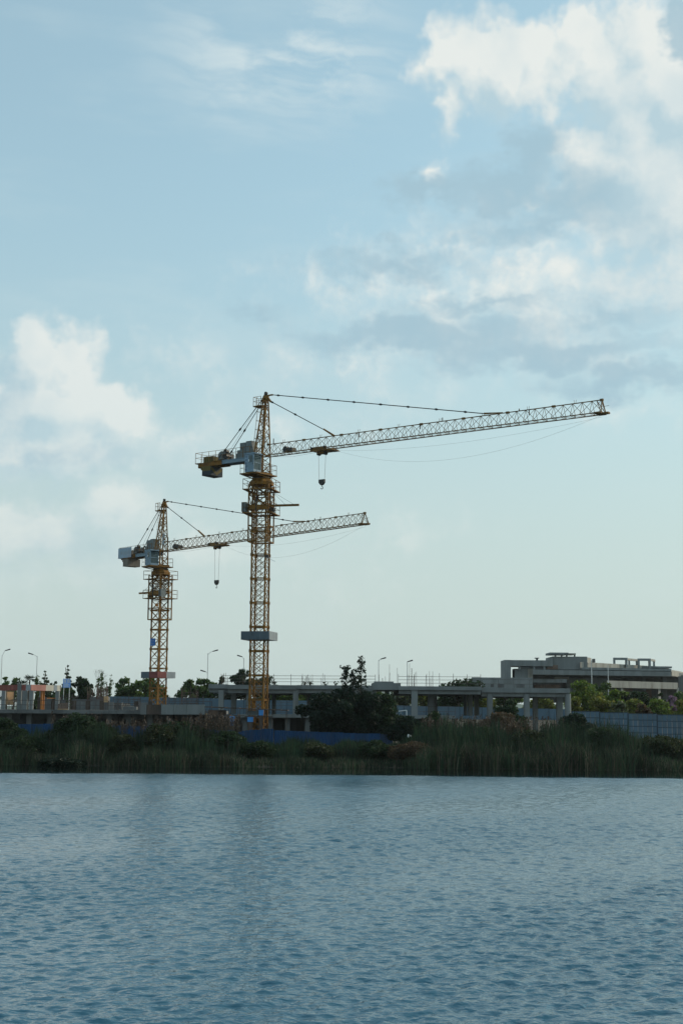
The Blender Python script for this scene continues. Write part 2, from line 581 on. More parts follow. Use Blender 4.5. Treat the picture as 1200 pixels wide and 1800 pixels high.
def build_ground():
    xs = np.concatenate([[-6000, -1500, -500, -250, -120], np.arange(-90, 91, 2.0), [120, 250, 500, 1500, 6000]])
    ys = np.concatenate([np.arange(106, 150, 1.0), np.arange(150, 300, 6.0), [300, 350, 400, 600, 1200, 3000, 9000]])
    X, Y = np.meshgrid(xs, ys)
    Z = ground_z(np.clip(X, -80, 80), Y)
    Z = Z + (np.abs(X) < 100) * (Y < 160) * 0.08 * np.sin(X * 1.3 + Y) * np.sin(Y * 0.9 - X * .4)
    a, b = X.shape
    idx = np.arange(a * b).reshape(a, b)
    Q = np.stack([idx[:-1, :-1], idx[:-1, 1:], idx[1:, 1:], idx[1:, :-1]], -1).reshape(-1, 4)
    me = np_mesh('ground', np.stack([X.ravel(), Y.ravel(), Z.ravel()], 1), Q, 'soil', smooth=True)
    tag(link('ground', me), kind='structure')


build_ground()


def gz(x, y):
    return float(ground_z(np.float64(min(80, max(-80, x))), np.float64(y)))


def build_hills():
    nx, ny = 120, 14
    xs = np.linspace(-1500, 1500, nx)
    ys = np.linspace(2600, 3600, ny)
    X, Y = np.meshgrid(xs, ys)
    ridge = 16 + 14 * np.sin(X * .004 + 1.2) + 9 * np.sin(X * .011 + .4) + 4 * np.sin(X * .027)
    prof = np.sin(np.linspace(0, np.pi, ny))[:, None]
    Z = 2 + (ridge + 10) * prof
    idx = np.arange(nx * ny).reshape(ny, nx)
    Q = np.stack([idx[:-1, :-1], idx[:-1, 1:], idx[1:, 1:], idx[1:, :-1]], -1).reshape(-1, 4)
    me = np_mesh('hills', np.stack([X.ravel(), Y.ravel(), Z.ravel()], 1), Q, 'hill_green', smooth=True)
    tag(link('hills', me), kind='structure')


build_hills()
# ------------------------------------------------------------------ tower cranes
def lattice_section(h, w, leg, brace, name):
    """one mast section: four corner legs, gusset belts, X bracing on every side"""
    m = MB()
    a = w / 2
    cs = [(-a, -a), (a, -a), (a, a), (-a, a)]
    for x, y in cs:
        m.bar((x, y, 0), (x, y, h), leg)
        for z in (0.06, h - .06):
            m.box(x - leg * 1.15, y - leg * 1.15, z - .09, x + leg * 1.15, y + leg * 1.15, z + .09)
    for i in range(4):
        p, q = cs[i], cs[(i + 1) % 4]
        for z in (0.06, h - 0.06):
            m.bar((*p, z), (*q, z), brace * 1.45)
        m.bar((*p, h / 2), (*q, h / 2), brace * .8)
        for z0, z1 in ((0.1, h / 2), (h / 2, h - .1)):
            m.bar((*p, z0), (*q, z1), brace)
            m.bar((*q, z0), (*p, z1), brace)
    # bolted sleeves that stand proud of the legs
    for x, y in cs:
        for z in (h * .25, h * .75):
            m.bar((x * 1.06, y * 1.06, z - .05), (x * 1.06, y * 1.06, z + .05), .05)
    return m.mesh(name, 'crane_yellow')


SECTION = lattice_section(2.5, 1.47, 0.105, 0.040, 'mast_section')


def ladder_mesh(h, m_='crane_yellow', hoops=False):
    m = MB()
    for s in (-.2, .2):
        m.bar((s, 0, 0), (s, 0, h), .022)
    z = .2
    while z < h:
        m.bar((-.2, 0, z), (.2, 0, z), .014)
        z += .3
    if hoops:
        z = .8
        while z < h:
            pts = [(.38 * math.sin(t) * 1.0, -.62 * (1 - math.cos(t)) / 2, z) for t in np.linspace(-math.pi, math.pi, 9) if True]
            pts = [(.32 * math.sin(t), -.32 + .32 * math.cos(t), z) for t in np.linspace(0, 2 * math.pi, 10)]
            m.path(pts, .02)
            z += .95
        for t in (math.pi * .7, math.pi, math.pi * 1.3):
            m.bar((.32 * math.sin(t), -.32 + .32 * math.cos(t), .8), (.32 * math.sin(t), -.32 + .32 * math.cos(t), h), .014)
    return m.mesh('ladder', m_)


LADDER = ladder_mesh(2.5)


def rail(m, pts, h=1.05, r=.026, closed=False, step=1.1):
    """hand rail with knee rail and stanchions along a polyline (local coordinates)"""
    P_ = [Vector(p) for p in pts]
    if closed:
        P_.append(P_[0])
    for a, b in zip(P_[:-1], P_[1:]):
        up = Vector((0, 0, h))
        m.bar(a + up, b + up, r)
        m.bar(a + up * .52, b + up * .52, r * .8)
        n_ = max(1, round((b - a).length / step))
        for i in range(n_ + 1):
            q = a.lerp(b, i / n_)
            m.bar(q, q + up, r)


def walkway(root, name, half, inner, z, parent_mat='crane_yellow'):
    """square walkway round the mast with railing"""
    m = MB()
    m.box(-half, -half, z - .08, half, -inner, z)
    m.box(-half, inner, z - .08, half, half, z)
    m.box(-half, -inner, z - .08, -inner, inner, z)
    m.box(inner, -inner, z - .08, half, inner, z)
    w = m.build(name, parent_mat, root)
    g = MB()
    c = half - .04
    rail(g, [(-c, -c, z), (c, -c, z), (c, c, z), (-c, c, z)], closed=True, step=1.6, r=.03)
    g.build('railing', 'crane_yellow', w)
    return w


def text_strokes(m, x0, z0, w, h, y, rnd):
    """a block of brush-like strokes standing for characters that cannot be read at this distance"""
    for i in range(3):
        zz = z0 + h * (.15 + .33 * i)
        m.box(x0 + w * rnd.uniform(0, .2), y - .004, zz, x0 + w * rnd.uniform(.75, 1), y, zz + h * .11)
    for i in range(2):
        xx = x0 + w * (.2 + .45 * i) + rnd.uniform(-.1, .1) * w
        m.box(xx, y - .006, z0 + h * rnd.uniform(0, .25), xx + w * .13, y - .002, z0 + h * rnd.uniform(.7, 1))


# jib frame data shared by both cranes (x along the jib, z from the jib's bottom chords)
JIB_L, JIB_H, JIB_W, BAYS = 39.4, 1.22, 1.15, 40


def jib_segment(x0, bays, b, name, ends=(False, False)):
    m = MB()
    h = JIB_W / 2
    x1 = bays * b
    m.bar((0, 0, JIB_H), (x1, 0, JIB_H), .056)
    for s in (-1, 1):
        m.bar((0, s * h, 0), (x1, s * h, 0), .056)
    for i in range(bays + 1):
        x = i * b
        m.bar((x, -h, 0), (x, h, 0), .025)
        for s in (-1, 1):
            m.bar((x, s * h, 0), (x, 0, JIB_H), .022)
    for i in range(bays):
        x = i * b
        m.bar((x, -h, 0), (x + b, 0, JIB_H), .025)
        m.bar((x + b, h, 0), (x, 0, JIB_H), .025)
        m.bar((x, -h, 0), (x + b, h, 0), .020)
    for x in (0.05, x1 - .05):
        m.box(x - .12, -.09, JIB_H - .09, x + .12, .09, JIB_H + .09)
    # fork for the rope guide on the top chord
    xm = x1 * .45
    for s in (-.07, .07):
        m.bar((xm + s, 0, JIB_H), (xm + s * 1.6, 0, JIB_H + .32), .018)
    return m.mesh(name, 'jib_paint')


def tie(root, a, b, joints, m_='cable', r=.042):
    a, b = Vector(a), Vector(b)
    t = MB().bar(a, b, r, 6).build('tie_rod', m_, root)
    for f in joints:
        p, q = a.lerp(b, f - .0), a.lerp(b, f)
        d = (b - a).normalized()
        MB().bar(p - d * .26, p, .04, 6, .115).bar(p, p + d * .26, .115, 6, .04).build('rod_joint', 'dark_steel', t)
    return t


def tower_crane(label, base, yaw, jib_az, S, cage_bottom, mast_levels, belt, style):
    """S: height of the jib's bottom chords above the base; all other heights follow from it"""
    rnd = random.Random(len(label))
    root = thing('tower_crane', label, 'crane', base, 0, 'tower cranes on the building site')

    def low(mb, name, m_, loc=(0, 0, 0), par=None):          # parts that stand still with the mast
        return mb.build(name, m_, par or root, loc, yaw if par is None else 0)

    # --- mast
    z = mast_levels
    first = True
    while z < S - 3.3:
        link('mast_section', SECTION, root, (0, 0, z), yaw)
        c, s = math.cos(yaw), math.sin(yaw)
        link('ladder', LADDER, root, (-.2 * c - .25 * s, -.2 * s + .25 * c, z), yaw)
        z += 2.5
    link('mast_section', SECTION, root, (0, 0, S - 3.3 - 2.2), yaw)
    m = MB()
    m.box(-2.6, -2.6, -1.2, 2.6, 2.6, mast_levels)
    low(m, 'foundation', 'concrete_dark')
    # inner reinforcing frames at the foot of the mast
    m = MB()
    for x, y in ((-.5, -.5), (.5, -.5), (.5, .5), (-.5, .5)):
        m.bar((x, y, mast_levels), (x, y, mast_levels + 5), .07)
    for z0 in (1.2, 2.5, 3.7):
        m.box(-.75, -.83, mast_levels + z0 - .12, .75, -.77, mast_levels + z0 + .12)
    low(m, 'foot_frame', 'crane_yellow')

    # --- climbing cage
    m = MB()
    a, z0, z1 = 1.06, cage_bottom, S - 3.05
    cs = [(-a, -a), (a, -a), (a, a), (-a, a)]
    for x, y in cs:
        m.bar((x, y, z0), (x, y, z1), .085)
    for zz in (z0 + .05, S - 7.4, S - 6.1, S - 5.35, S - 4.2):
        th = .09 if zz in (z0 + .05,) else .06
        for i in range(4):
            m.bar((*cs[i], zz), (*cs[(i + 1) % 4], zz), th)
    for i in range(4):
        p, q = cs[i], cs[(i + 1) % 4]
        if i != 0:
            m.bar((*p, z0), (*q, S - 7.4), .045)
            m.bar((*q, S - 4.2), (*p, S - 6.1), .045)
        m.bar((*p, z1), (*q, S - 4.2), .045)
        m.bar((*q, z1), (*p, S - 4.2), .045)
        m.bar((*p, S - 4.2), (*q, S - 5.35), .04)
    cage = low(m, 'climbing_frame', 'crane_yellow')
    m = MB()
    m.box(-.95, -1.12, S - 5.75, .95, -.98, S - 5.25)
    m.box(-1.1, -.95, S - 5.75, -.96, .95, S - 5.3)
    m.build('push_beam', 'crane_yellow', cage)
    MB().bar((-.2, -1.1, S - 6.3), (-.2, -1.1, S - 4.4), .10, 8).build('jack', 'dark_steel', cage)
    walkway(cage, 'lower_walkway', 1.6, 1.15, S - 6.1)
    walkway(cage, 'upper_walkway', 1.6, 1.15, S - 3.6)
    sd = style['hoist_side']
    m = MB().box(min(sd * 1.1, sd * 4.1), -.09, S - 5.36, max(sd * 1.1, sd * 4.1), .09, S - 5.14)
    beam = m.build('hoist_beam', 'crane_yellow', cage)
    m = MB()
    for q in (1.7, 2.6, 3.5):
        m.bar((sd * q, 0, S - 5.15), (sd * 1.15, 0, S - 3.75), .016)
    tag(m.build('stay_wires', 'cable', beam), kind='stuff')
    MB().box(-sd * 1.5 - .22, -1.45, S - 6.0, -sd * 1.5 + .22, -.6, S - 5.0).build('pump_cabinet', 'cabinet_grey', cage)
    m = MB().bar((sd * 1.35, -.75, S - 5.75), (sd * 1.35, -.2, S - 5.75), .27, 10)
    m.box(sd * 1.35 - .2, -.9, S - 6.08, sd * 1.35 + .2, -.05, S - 5.98)
    m.build('pump_motor', 'dark_steel', cage)
    if style.get('spare_board'):
        MB().box(.35, -1.16, S - 7.25, .9, -1.10, S - 6.85).build('loose_board', 'orange_post', cage)

    # --- turntable
    m = MB()
    for (r0, r1, za, zb) in ((1.30, 1.30, S - 3.10, S - 2.75), (1.30, .92, S - 2.75, S - 2.35), (.92, .92, S - 2.35, S - 2.12)):
        m.bar((0, 0, za), (0, 0, zb), r0, 8, r1, math.pi / 8)
    low(m, 'turntable', 'crane_yellow')
    MB().bar((0, 0, S - 2.36), (0, 0, S - 2.26), 1.0, 20).build('slew_ring', 'dark_steel', root)

    # --- everything that slews with the jib
    def up(mb, name, m_, par=None, loc=(0, 0, 0)):
        return mb.build(name, m_, par or root, loc, jib_az if par is None else 0)

    m = MB()
    m.box(-1.15, -2.25, S - 2.1, 1.15, 1.15, S - 1.98)
    m.prism([(-.8, -.8), (.8, -.8), (.8, .8), (-.8, .8)], S - 2.14, S - 1.75)
    for x in (-.9, 0, .9):
        m.bar((x, -2.2, S - 2.12), (x, -.3, S - 2.32), .07)
    deck = up(m, 'slewing_deck', 'crane_yellow')
    g = MB()
    rail(g, [(-1.1, 1.1, S - 1.98), (1.1, 1.1, S - 1.98), (1.1, -.6, S - 1.98)], step=1.1)
    rail(g, [(-1.1, 1.1, S - 1.98), (-1.1, -2.2, S - 1.98), (-.6, -2.2, S - 1.98)], step=1.6)
    g.build('railing', 'crane_yellow', deck)

    # tower head
    m = MB()
    a, b_ = .62, .62
    foot = [(-a, -b_), (a, -b_), (a, b_), (-a, b_)]
    top = [(.22, -.14), (.62, -.14), (.62, .14), (.22, .14)]
    zf, zj, zt = S - 1.8, S + .1, S + 6.3
    for (x, y), (tx, ty) in zip(foot, top):
        m.bar((x, y, zf), (x, y, zj), .085)
        m.bar((x, y, zj), (tx, ty, zt), .075)
    lv = [0, .17, .33, .48, .62, .75, .87, 1.0]
    pt = lambda i, f: (foot[i][0] + (top[i][0] - foot[i][0]) * f, foot[i][1] + (top[i][1] - foot[i][1]) * f, zj + (zt - zj) * f)
    for k_ in range(len(lv) - 1):
        for i in range(4):
            j = (i + 1) % 4
            m.bar(pt(i, lv[k_]), pt(j, lv[k_ + 1]), .032)
            m.bar(pt(j, lv[k_]), pt(i, lv[k_ + 1]), .032)
            if k_ % 2 == 0:
                m.bar(pt(i, lv[k_]), pt(j, lv[k_]), .036)
    for i in range(4):
        j = (i + 1) % 4
        m.bar((*foot[i], zf + .1), (*foot[j], zj - .9), .035)
        m.bar((*foot[j], zf + .1), (*foot[i], zj - .9), .035)
        m.bar((*foot[i], zj - .9), (*foot[j], zj), .035)
        m.bar((*foot[i], zj - .9), (*foot[j], zj - .9), .035)
        m.bar((*foot[i], zj), (*foot[j], zj), .09)
    head = up(m, 'tower_head', 'crane_yellow')
    m = MB()
    m.prism([(.12, -.16), (.72, -.16), (.72, .16), (.12, .16)], zt - .05, zt + .2)
    m.add([(-.25, -.1, zt - .35), (.15, -.1, zt - .15), (.5, -.1, zt + .5), (.35, -.1, zt + .55),
           (-.25, .1, zt - .35), (.15, .1, zt - .15), (.5, .1, zt + .5), (.35, .1, zt + .55)],
          [(0, 1, 2, 3), (7, 6, 5, 4), (0, 4, 5, 1), (1, 5, 6, 2), (2, 6, 7, 3), (3, 7, 4, 0)])
    m.add([(.55, -.09, zt + .28), (1.2, -.09, zt - .5), (1.1, -.09, zt - .6), (.5, -.09, zt - .05),
           (.55, .09, zt + .28), (1.2, .09, zt - .5), (1.1, .09, zt - .6), (.5, .09, zt - .05)],
          [(0, 1, 2, 3), (7, 6, 5, 4), (0, 4, 5, 1), (1, 5, 6, 2), (2, 6, 7, 3), (3, 7, 4, 0)])
    m.box(.5, -.06, zt + .15, 1.35, .06, zt + .3)
    m.build('apex_plates', 'crane_yellow', head)
    MB().bar((.42, -.11, zt + .5), (.42, .11, zt + .5), .17, 12).build('apex_sheave', 'dark_steel', head)
    m = MB().box(-.95, -.5, S + 5.42, .15, .5, S + 5.5)
    m.bar((-.9, -.4, S + 5.4), (.1, -.2, S + 5.1), .03)
    m.bar((-.9, .4, S + 5.4), (.1, .2, S + 5.1), .03)
    pf = m.build('apex_platform', 'crane_yellow', head)
    g = MB()
    rail(g, [(.1, -.46, S + 5.5), (-.92, -.46, S + 5.5), (-.92, .46, S + 5.5), (.1, .46, S + 5.5)], h=.95, step=.6)
    g.build('railing', 'crane_yellow', pf)
    ld = link('ladder', ladder_mesh(5.2, 'jib_paint', True), head, (-.62, 0, S + .25), math.radians(-90))
    ld.rotation_euler = (math.radians(-7), 0, math.radians(-90))
    MB().box(.0, .10, S + .9, .03, .5, S + 2.4).build('name_board', 'cab_blue', head)

    # operator's cab
    x0, x1, y0, y1, c0, c1 = -.58, .62, -2.1, -.85, S - 1.9, S + .10
    m = MB()
    t_ = .05
    m.box(x0, y0, c0, x1, y1, c0 + .25)
    m.box(x0 - .03, y0 - .05, c1 - .12, x1 + .12, y1 + .03, c1)
    m.box(x0, y0, c0 + .25, x0 + .42, y1, c1 - .12)
    for (xa, ya) in ((x1 - t_, y0), (x1 - t_, y1 - t_)):
        m.box(xa, ya, c0 + .25, xa + t_, ya + t_, c1 - .12)
    m.box(x1 - t_, y0 + t_, c0 + .95, x1, y1 - t_, c0 + 1.02)
    m.box(x0 + .42, y1 - t_, c0 + .25, x1 - t_, y1, c1 - .12)
    cab = up(m, 'operator_cab', 'cab_blue')
    MB().box(x1 - .035, y0 + t_ + .002, c0 + .252, x1 - .015, y1 - t_ - .002, c0 + .948).build('window_pane', 'glass', cab)
    MB().box(x1 - .035, y0 + t_ + .002, c0 + 1.022, x1 - .015, y1 - t_ - .002, c1 - .122).build('window_pane', 'glass', cab)
    d = MB().box(x0 + .425, y0 + .004, c0 + .252, x1 - .052, y0 + .04, c1 - .125).build('door', 'cab_door', cab)
    MB().box(x0 + .52, y0 - .004, c0 + 1.0, x1 - .16, y0 + .002, c1 - .28).build('window_pane', 'glass', d)
    MB().box(x1 - .13, y0 - .03, c0 + .75, x1 - .09, y0 + .003, c0 + .95).build('handle', 'dark_steel', d)
    MB().box(x0 + .50, y0 - .012, c0 + 1.08, x0 + .60, y0 - .005, c0 + 1.32).build('notice', 'sign_white', d)
    m = MB()
    for i in range(5):
        text_strokes(m, x0 + .08, c0 + .12 + i * .34, .24, .26, y0 - .001, rnd)
    tag(m.build('lettering', 'cab_dark', cab), kind='stuff')
    MB().box(x0 + .6, y0 + .3, c0 + .26, x0 + .95, y1 - .3, c0 + .95).build('seat', 'dark_steel', cab)

    # counter jib
    m = MB()
    for s in (-1, 1):
        m.box(-5.0, s * .62 - .07, S - .38, -.6, s * .62 + .07, S - .02)
    m.box(-5.0, -.72, S - .02, -.6, .72, S + .03)
    for x in np.arange(-4.8, -.6, 1.0):
        m.bar((x, -.6, S - .3), (x + .9, .6, S - .3), .05)
    cj = up(m, 'counter_jib', style['beam'])
    m = MB()
    for s in (-1, 1):
        m.box(-8.3, s * .72 - .07, S - .45, -5.0, s * .72 + .07, S - .02)
    m.box(-8.62, -.95, S - .09, -7.75, .95, S - .02)
    m.box(-6.2, -.86, S - .02, -5.0, .86, S + .03)
    m.box(-8.3, -.8, S - .55, -8.15, .8, S - .09)
    m.build('ballast_frame', 'crane_yellow', cj)
    g = MB()
    for s in (-1, 1):
        rail(g, [(-8.58, s * .92, S - .02), (-1.0, s * .82, S + .0)], h=1.12, step=.95)
    rail(g, [(-8.58, -.92, S - .02), (-8.58, .92, S - .02)], h=1.12, step=.9)
    g.build('railing', 'crane_yellow', cj)
    # ballast slabs, hung side by side
    ns = 8
    for i in range(ns):
        xa = -7.72 + i * .175
        zb = S - (.85 if i == 0 else 1.48)
        m = MB().box(xa, -.64, zb, xa + .162, .64, S + .62)
        m.box(xa, -1.0, zb, xa + .162, -.80, S - .5).box(xa, -.82, zb, xa + .162, -.64, S - .5)
        m = MB().box(xa, -.98, zb, xa + .162, .98, S - .48).box(xa, -.6, S - .48, xa + .162, .6, S + .62)
        upper = m.build('ballast_slab', style['slab'], cj)
        for yy in (-.2, .2):
            MB().bar((xa + .08, yy, S + .62), (xa + .08, yy, S + .75), .03).build('lifting_eye', 'dark_steel', upper)
        if style['chevron'] and i > 0:
            # black painted lower half, as a thin skin
            MB().box(xa - .003, -.984, zb - .003, xa + .165, .984, S - .98).build('black_band', 'weight_black', upper)
    if style['chevron']:
        xf = -7.72 + (ns - 1) * .175 + .168
        ch = MB()
        ch.box(xf, -.98, S - 1.475, xf + .004, .98, S - .49)
        ch.build('black_face', 'weight_black', cj)
        ch = MB()
        za = S - 1.2
        for s in (-1, 1):
            ch.add([(xf + .008, 0, za - .22), (xf + .008, s * .86, za + .34), (xf + .008, s * .86, za + .68), (xf + .008, 0, za + .16),
                    (xf + .003, 0, za - .22), (xf + .003, s * .86, za + .34), (xf + .003, s * .86, za + .68), (xf + .003, 0, za + .16)],
                   [(0, 1, 2, 3), (7, 6, 5, 4), (0, 4, 5, 1), (1, 5, 6, 2), (2, 6, 7, 3), (3, 7, 4, 0)])
        ch.build('yellow_chevron', 'weight_yellow', cj)
    if style['billboard']:
        b = MB().box(-8.66, -1.02, S - .35, -5.55, -.99, S + 1.02)
        b.box(-8.69, -1.02, S - .35, -8.66, .95, S + .98)
        bb = b.build('billboard', 'billboard', cj)
        m = MB()
        for i in range(4):
            text_strokes(m, -8.1 + i * .55, S + .05, .42, .5, -1.022, rnd)
        tag(m.build('faded_lettering', 'belt_grey', bb), kind='stuff')
    # winch
    m = MB().bar((-5.15, -.55, S + .55), (-5.15, .45, S + .55), .36, 14)
    for y in (-.6, .42):
        m.bar((-5.15, y, S + .55), (-5.15, y + .05, S + .55), .50, 14)
    w = m.build('hoist_winch', 'cabinet_grey', cj)
    m = MB().box(-5.6, -.7, S + .03, -4.2, .7, S + .16)
    m.bar((-4.55, -.75, S + .45), (-4.55, .1, S + .45), .30, 10).bar((-4.5, -.75, S + .95), (-4.5, -.35, S + .95), .20, 10)
    m.box(-4.8, .1, S + .16, -4.3, .5, S + .75)
    m.build('winch_motor', 'dark_steel', w)
    # switch cabinets
    for (xa, xb, ya, yb, hh) in ((-2.55, -1.75, -.62, .1, 1.62), (-1.72, -.95, -.62, .35, 1.72), (-2.98, -2.6, -.55, .1, .88), (-3.25, -3.03, -.5, 0, .55)):
        c = MB().box(xa, ya, S + .032, xb, yb, S + .03 + hh).build('switch_cabinet', 'cabinet_grey', cj)
        MB().box(xa + .05, ya - .015, S + .12, xb - .05, ya - .001, S + hh - .06).build('cabinet_door', 'cabinet_grey', c)

    # jib
    b = (JIB_L - .9) / BAYS
    seg = jib_segment(0, 5, b, 'jib_section')
    for i in range(8):
        o = link('jib_section', seg, root, (0, 0, 0), jib_az)
        o.location = (math.cos(jib_az) * (.75 + i * 5 * b), math.sin(jib_az) * (.75 + i * 5 * b), S)
    m = MB()
    xe = JIB_L - .1
    m.bar((xe, 0, JIB_H + S), (xe + .1, -.5, S), .05).bar((xe, 0, JIB_H + S), (xe + .1, .5, S), .05)
    m.box(xe - .6, -.62, S - .07, xe + .1, .62, S + .07)
    m.box(xe, -.2, S - .12, xe + .65, .2, S + .05)
    m.bar((xe, 0, S + .6), (xe + .65, 0, S + .62), .02)
    m.box(xe - .2, -.1, S + JIB_H - .1, xe + .1, .1, S + JIB_H + .1)
    m.bar((xe + .1, -.5, S), (xe - .55, 0, S + JIB_H), .035).bar((xe + .1, .5, S), (xe - .55, 0, S + JIB_H), .035)
    up(m, 'jib_end', 'jib_paint')
    m = MB().box(3.1, -.42, S + .15, 4.3, .35, S + .52).bar((3.3, -.3, S + .5), (3.3, .3, S + .5), .26, 10)
    up(m, 'trolley_winch', 'dark_steel')
    m = MB()
    for x, hh in ((1.6, .55), (22.5, .34), (30.9, .2)):
        m.bar((x, -.08, S + JIB_H), (x, -.08, S + JIB_H + hh), .05)
    for x, hh in ((12.7, .42), (20.0, .42), (32.0, .42)):
        m.bar((x, -.2, S + JIB_H - .1), (x, -.2, S + JIB_H - .1 - hh), .055)
    tag(up(m, 'rope_guides', 'dark_steel'), kind='stuff')
    # ties: rods with link plates
    S1, S2 = style['ties']
    holder = up(MB().bar((.5, -.12, zt + .2), (.5, .12, zt + .2), .09, 8), 'tie_pin', 'dark_steel')
    tie(holder, (1.3, 0, zt + .22), (S1 - .9, 0, S + JIB_H + .16), [.03 + .126 * i for i in range(8)], r=.045)
    MB().bar((S1 - 1.1, 0, S + JIB_H + .2), (S1 + .9, 0, S + JIB_H + .06), .11, 4, .05).build('link_plate', 'crane_yellow', holder)
    tie(holder, (1.15, 0, zt - .5), (S2 - .9, 0, S + JIB_H + .75), [.02, .46], r=.045)
    MB().bar((S2 - 1.0, 0, S + JIB_H + .85), (S2 + .35, 0, S + JIB_H), .10, 4, .13).build('link_plate', 'crane_yellow', holder)
    for s in (-1, 1):
        tie(holder, (-.05, s * .12, zt - .2), (-5.5, s * .62, S + .3), [.50, .86], r=.038)
    # thin rope up to the head
    MB().bar((-4.9, .1, S + .8), (.3, 0, zt + .45), .012).build('hoist_rope', 'rope_thin', holder)

    # trolley, rope and hook
    xt = style['trolley']
    m = MB()
    for s in (-1, 1):
        m.box(xt - 1.0, s * .66 - .05, S - .30, xt + 1.0, s * .66 + .05, S + .14)
    m.box(xt - .9, -.66, S - .26, xt - .6, .66, S - .14).box(xt + .6, -.66, S - .26, xt + 1.6, .66, S - .14)
    m.box(xt - .45, -.3, S - .5, xt + .45, .3, S - .38)
    m.box(xt + 1.0, -.7, S - .32, xt + 1.75, .7, S - .27)
    tr = up(m, 'trolley', 'jib_paint')
    for q in (-.42, .42):
        MB().bar((xt + q, -.16, S - .46), (xt + q, .16, S - .46), .19, 12).build('sheave', 'dark_steel', tr)
    for q in (-.8, .8):
        for s in (-1, 1):
            MB().bar((xt + q, s * .72, S + .05), (xt + q, s * .82, S + .05), .12, 10).build('wheel', 'dark_steel', tr)
    hz_ = S - style['drop']
    hk = MB()
    hk.add([(xt - .36, -.11, hz_ + .35), (xt + .36, -.11, hz_ + .35), (xt + .36, -.11, hz_ + .02), (xt + .12, -.11, hz_ - .24), (xt - .12, -.11, hz_ - .24), (xt - .36, -.11, hz_ + .02),
            (xt - .36, .11, hz_ + .35), (xt + .36, .11, hz_ + .35), (xt + .36, .11, hz_ + .02), (xt + .12, .11, hz_ - .24), (xt - .12, .11, hz_ - .24), (xt - .36, .11, hz_ + .02)],
           [(0, 1, 2, 3, 4, 5), (11, 10, 9, 8, 7, 6)] + [(i, 6 + i, 6 + (i + 1) % 6, (i + 1) % 6) for i in range(6)])
    hook = up(hk, 'hook_block', 'dark_steel')
    pts = [(xt, 0, hz_ - .22), (xt, 0, hz_ - .38)] + [(xt + .13 * math.sin(t), 0, hz_ - .51 + .13 * math.cos(t)) for t in np.linspace(0, 4.6, 10)]
    MB().path(pts, .035, 6).build('hook', 'dark_steel', hook)
    for s, (qa, qb) in ((-1, (-.42, -.32)), (1, (.42, .30))):
        MB().bar((xt + qa, s * .05, S - .5), (xt + qb, s * .05, hz_ + .35), .016).build('hoist_rope', 'rope_thin', hook)
    # slack trolley ropes under the jib
    for sag, yy in ((2.35, -.2), (.75, .25)):
        pts = []
        for f in np.linspace(0, 1, 26):
            x = xt + 1.6 + (JIB_L - xt - 1.9) * f
            pts.append((x, yy, S - .28 - sag * 4 * f * (1 - f) * (1 + .25 * (.5 - f))))
        up(MB().path(pts, .008, 4), 'trolley_rope', 'rope_thin')
    up(MB().path([(1.0, 0, S - .1), (xt * .5, 0, S - .40), (xt - .9, 0, S - .28)], .011, 4), 'trolley_rope', 'rope_thin')

    # sheet-metal belt round the mast, panel by panel
    bz0, bz1, bw, scheme = belt
    a = bw / 2
    inner = MB()
    for s in (-1, 1):
        inner.box(-a + .05, s * .95 - .05, bz0 + .05, a - .05, s * .95 + .05, bz0 + .15)
        inner.box(s * .95 - .05, -a + .05, bz0 + .16, s * .95 + .05, a - .05, bz0 + .26)
    bl = low(inner, 'belt_frame', 'dark_steel')
    for side in range(4):
        cols_ = scheme[side]
        w_ = bw / len(cols_)
        for i, cm in enumerate(cols_):
            m = MB().box(-a + i * w_ + .006, -a - .03, bz0, -a + (i + 1) * w_ - .006, -a, bz1)
            for q in range(1, 4):
                xx = -a + (i + q / 4) * w_
                m.box(xx - .012, -a - .045, bz0 + .02, xx + .012, -a - .031, bz1 - .02)
            m.build('belt_panel', cm, bl, (0, 0, 0), side * math.pi / 2)
    if style.get('notice'):
        z0 = style['notice']
        nb = low(MB().box(-.72, -.88, z0, .22, -.84, z0 + .95), 'notice_board', 'sign_blue')
        m = MB()
        m.box(-.5, -.886, z0 + .62, -.32, -.882, z0 + .68).box(-.2, -.886, z0 + .62, -.02, -.882, z0 + .68)
        m.box(-.48, -.886, z0 + .22, -.38, -.882, z0 + .34).box(-.2, -.886, z0 + .22, -.1, -.882, z0 + .34)
        tag(m.build('lettering', 'belt_grey', nb), kind='stuff')
    if style.get('floodlight'):
        z0 = style['floodlight']
        fl = low(MB().box(.78, -.95, z0 - .12, 1.12, -.7, z0 + .16), 'floodlight', 'dark_steel')
        MB().path([(1.1, -.8, z0 - .1), (1.6, -.8, z0 - .45), (1.85, -.8, z0 - .52)], .03).build('cable_end', 'sign_white', fl)
    return root


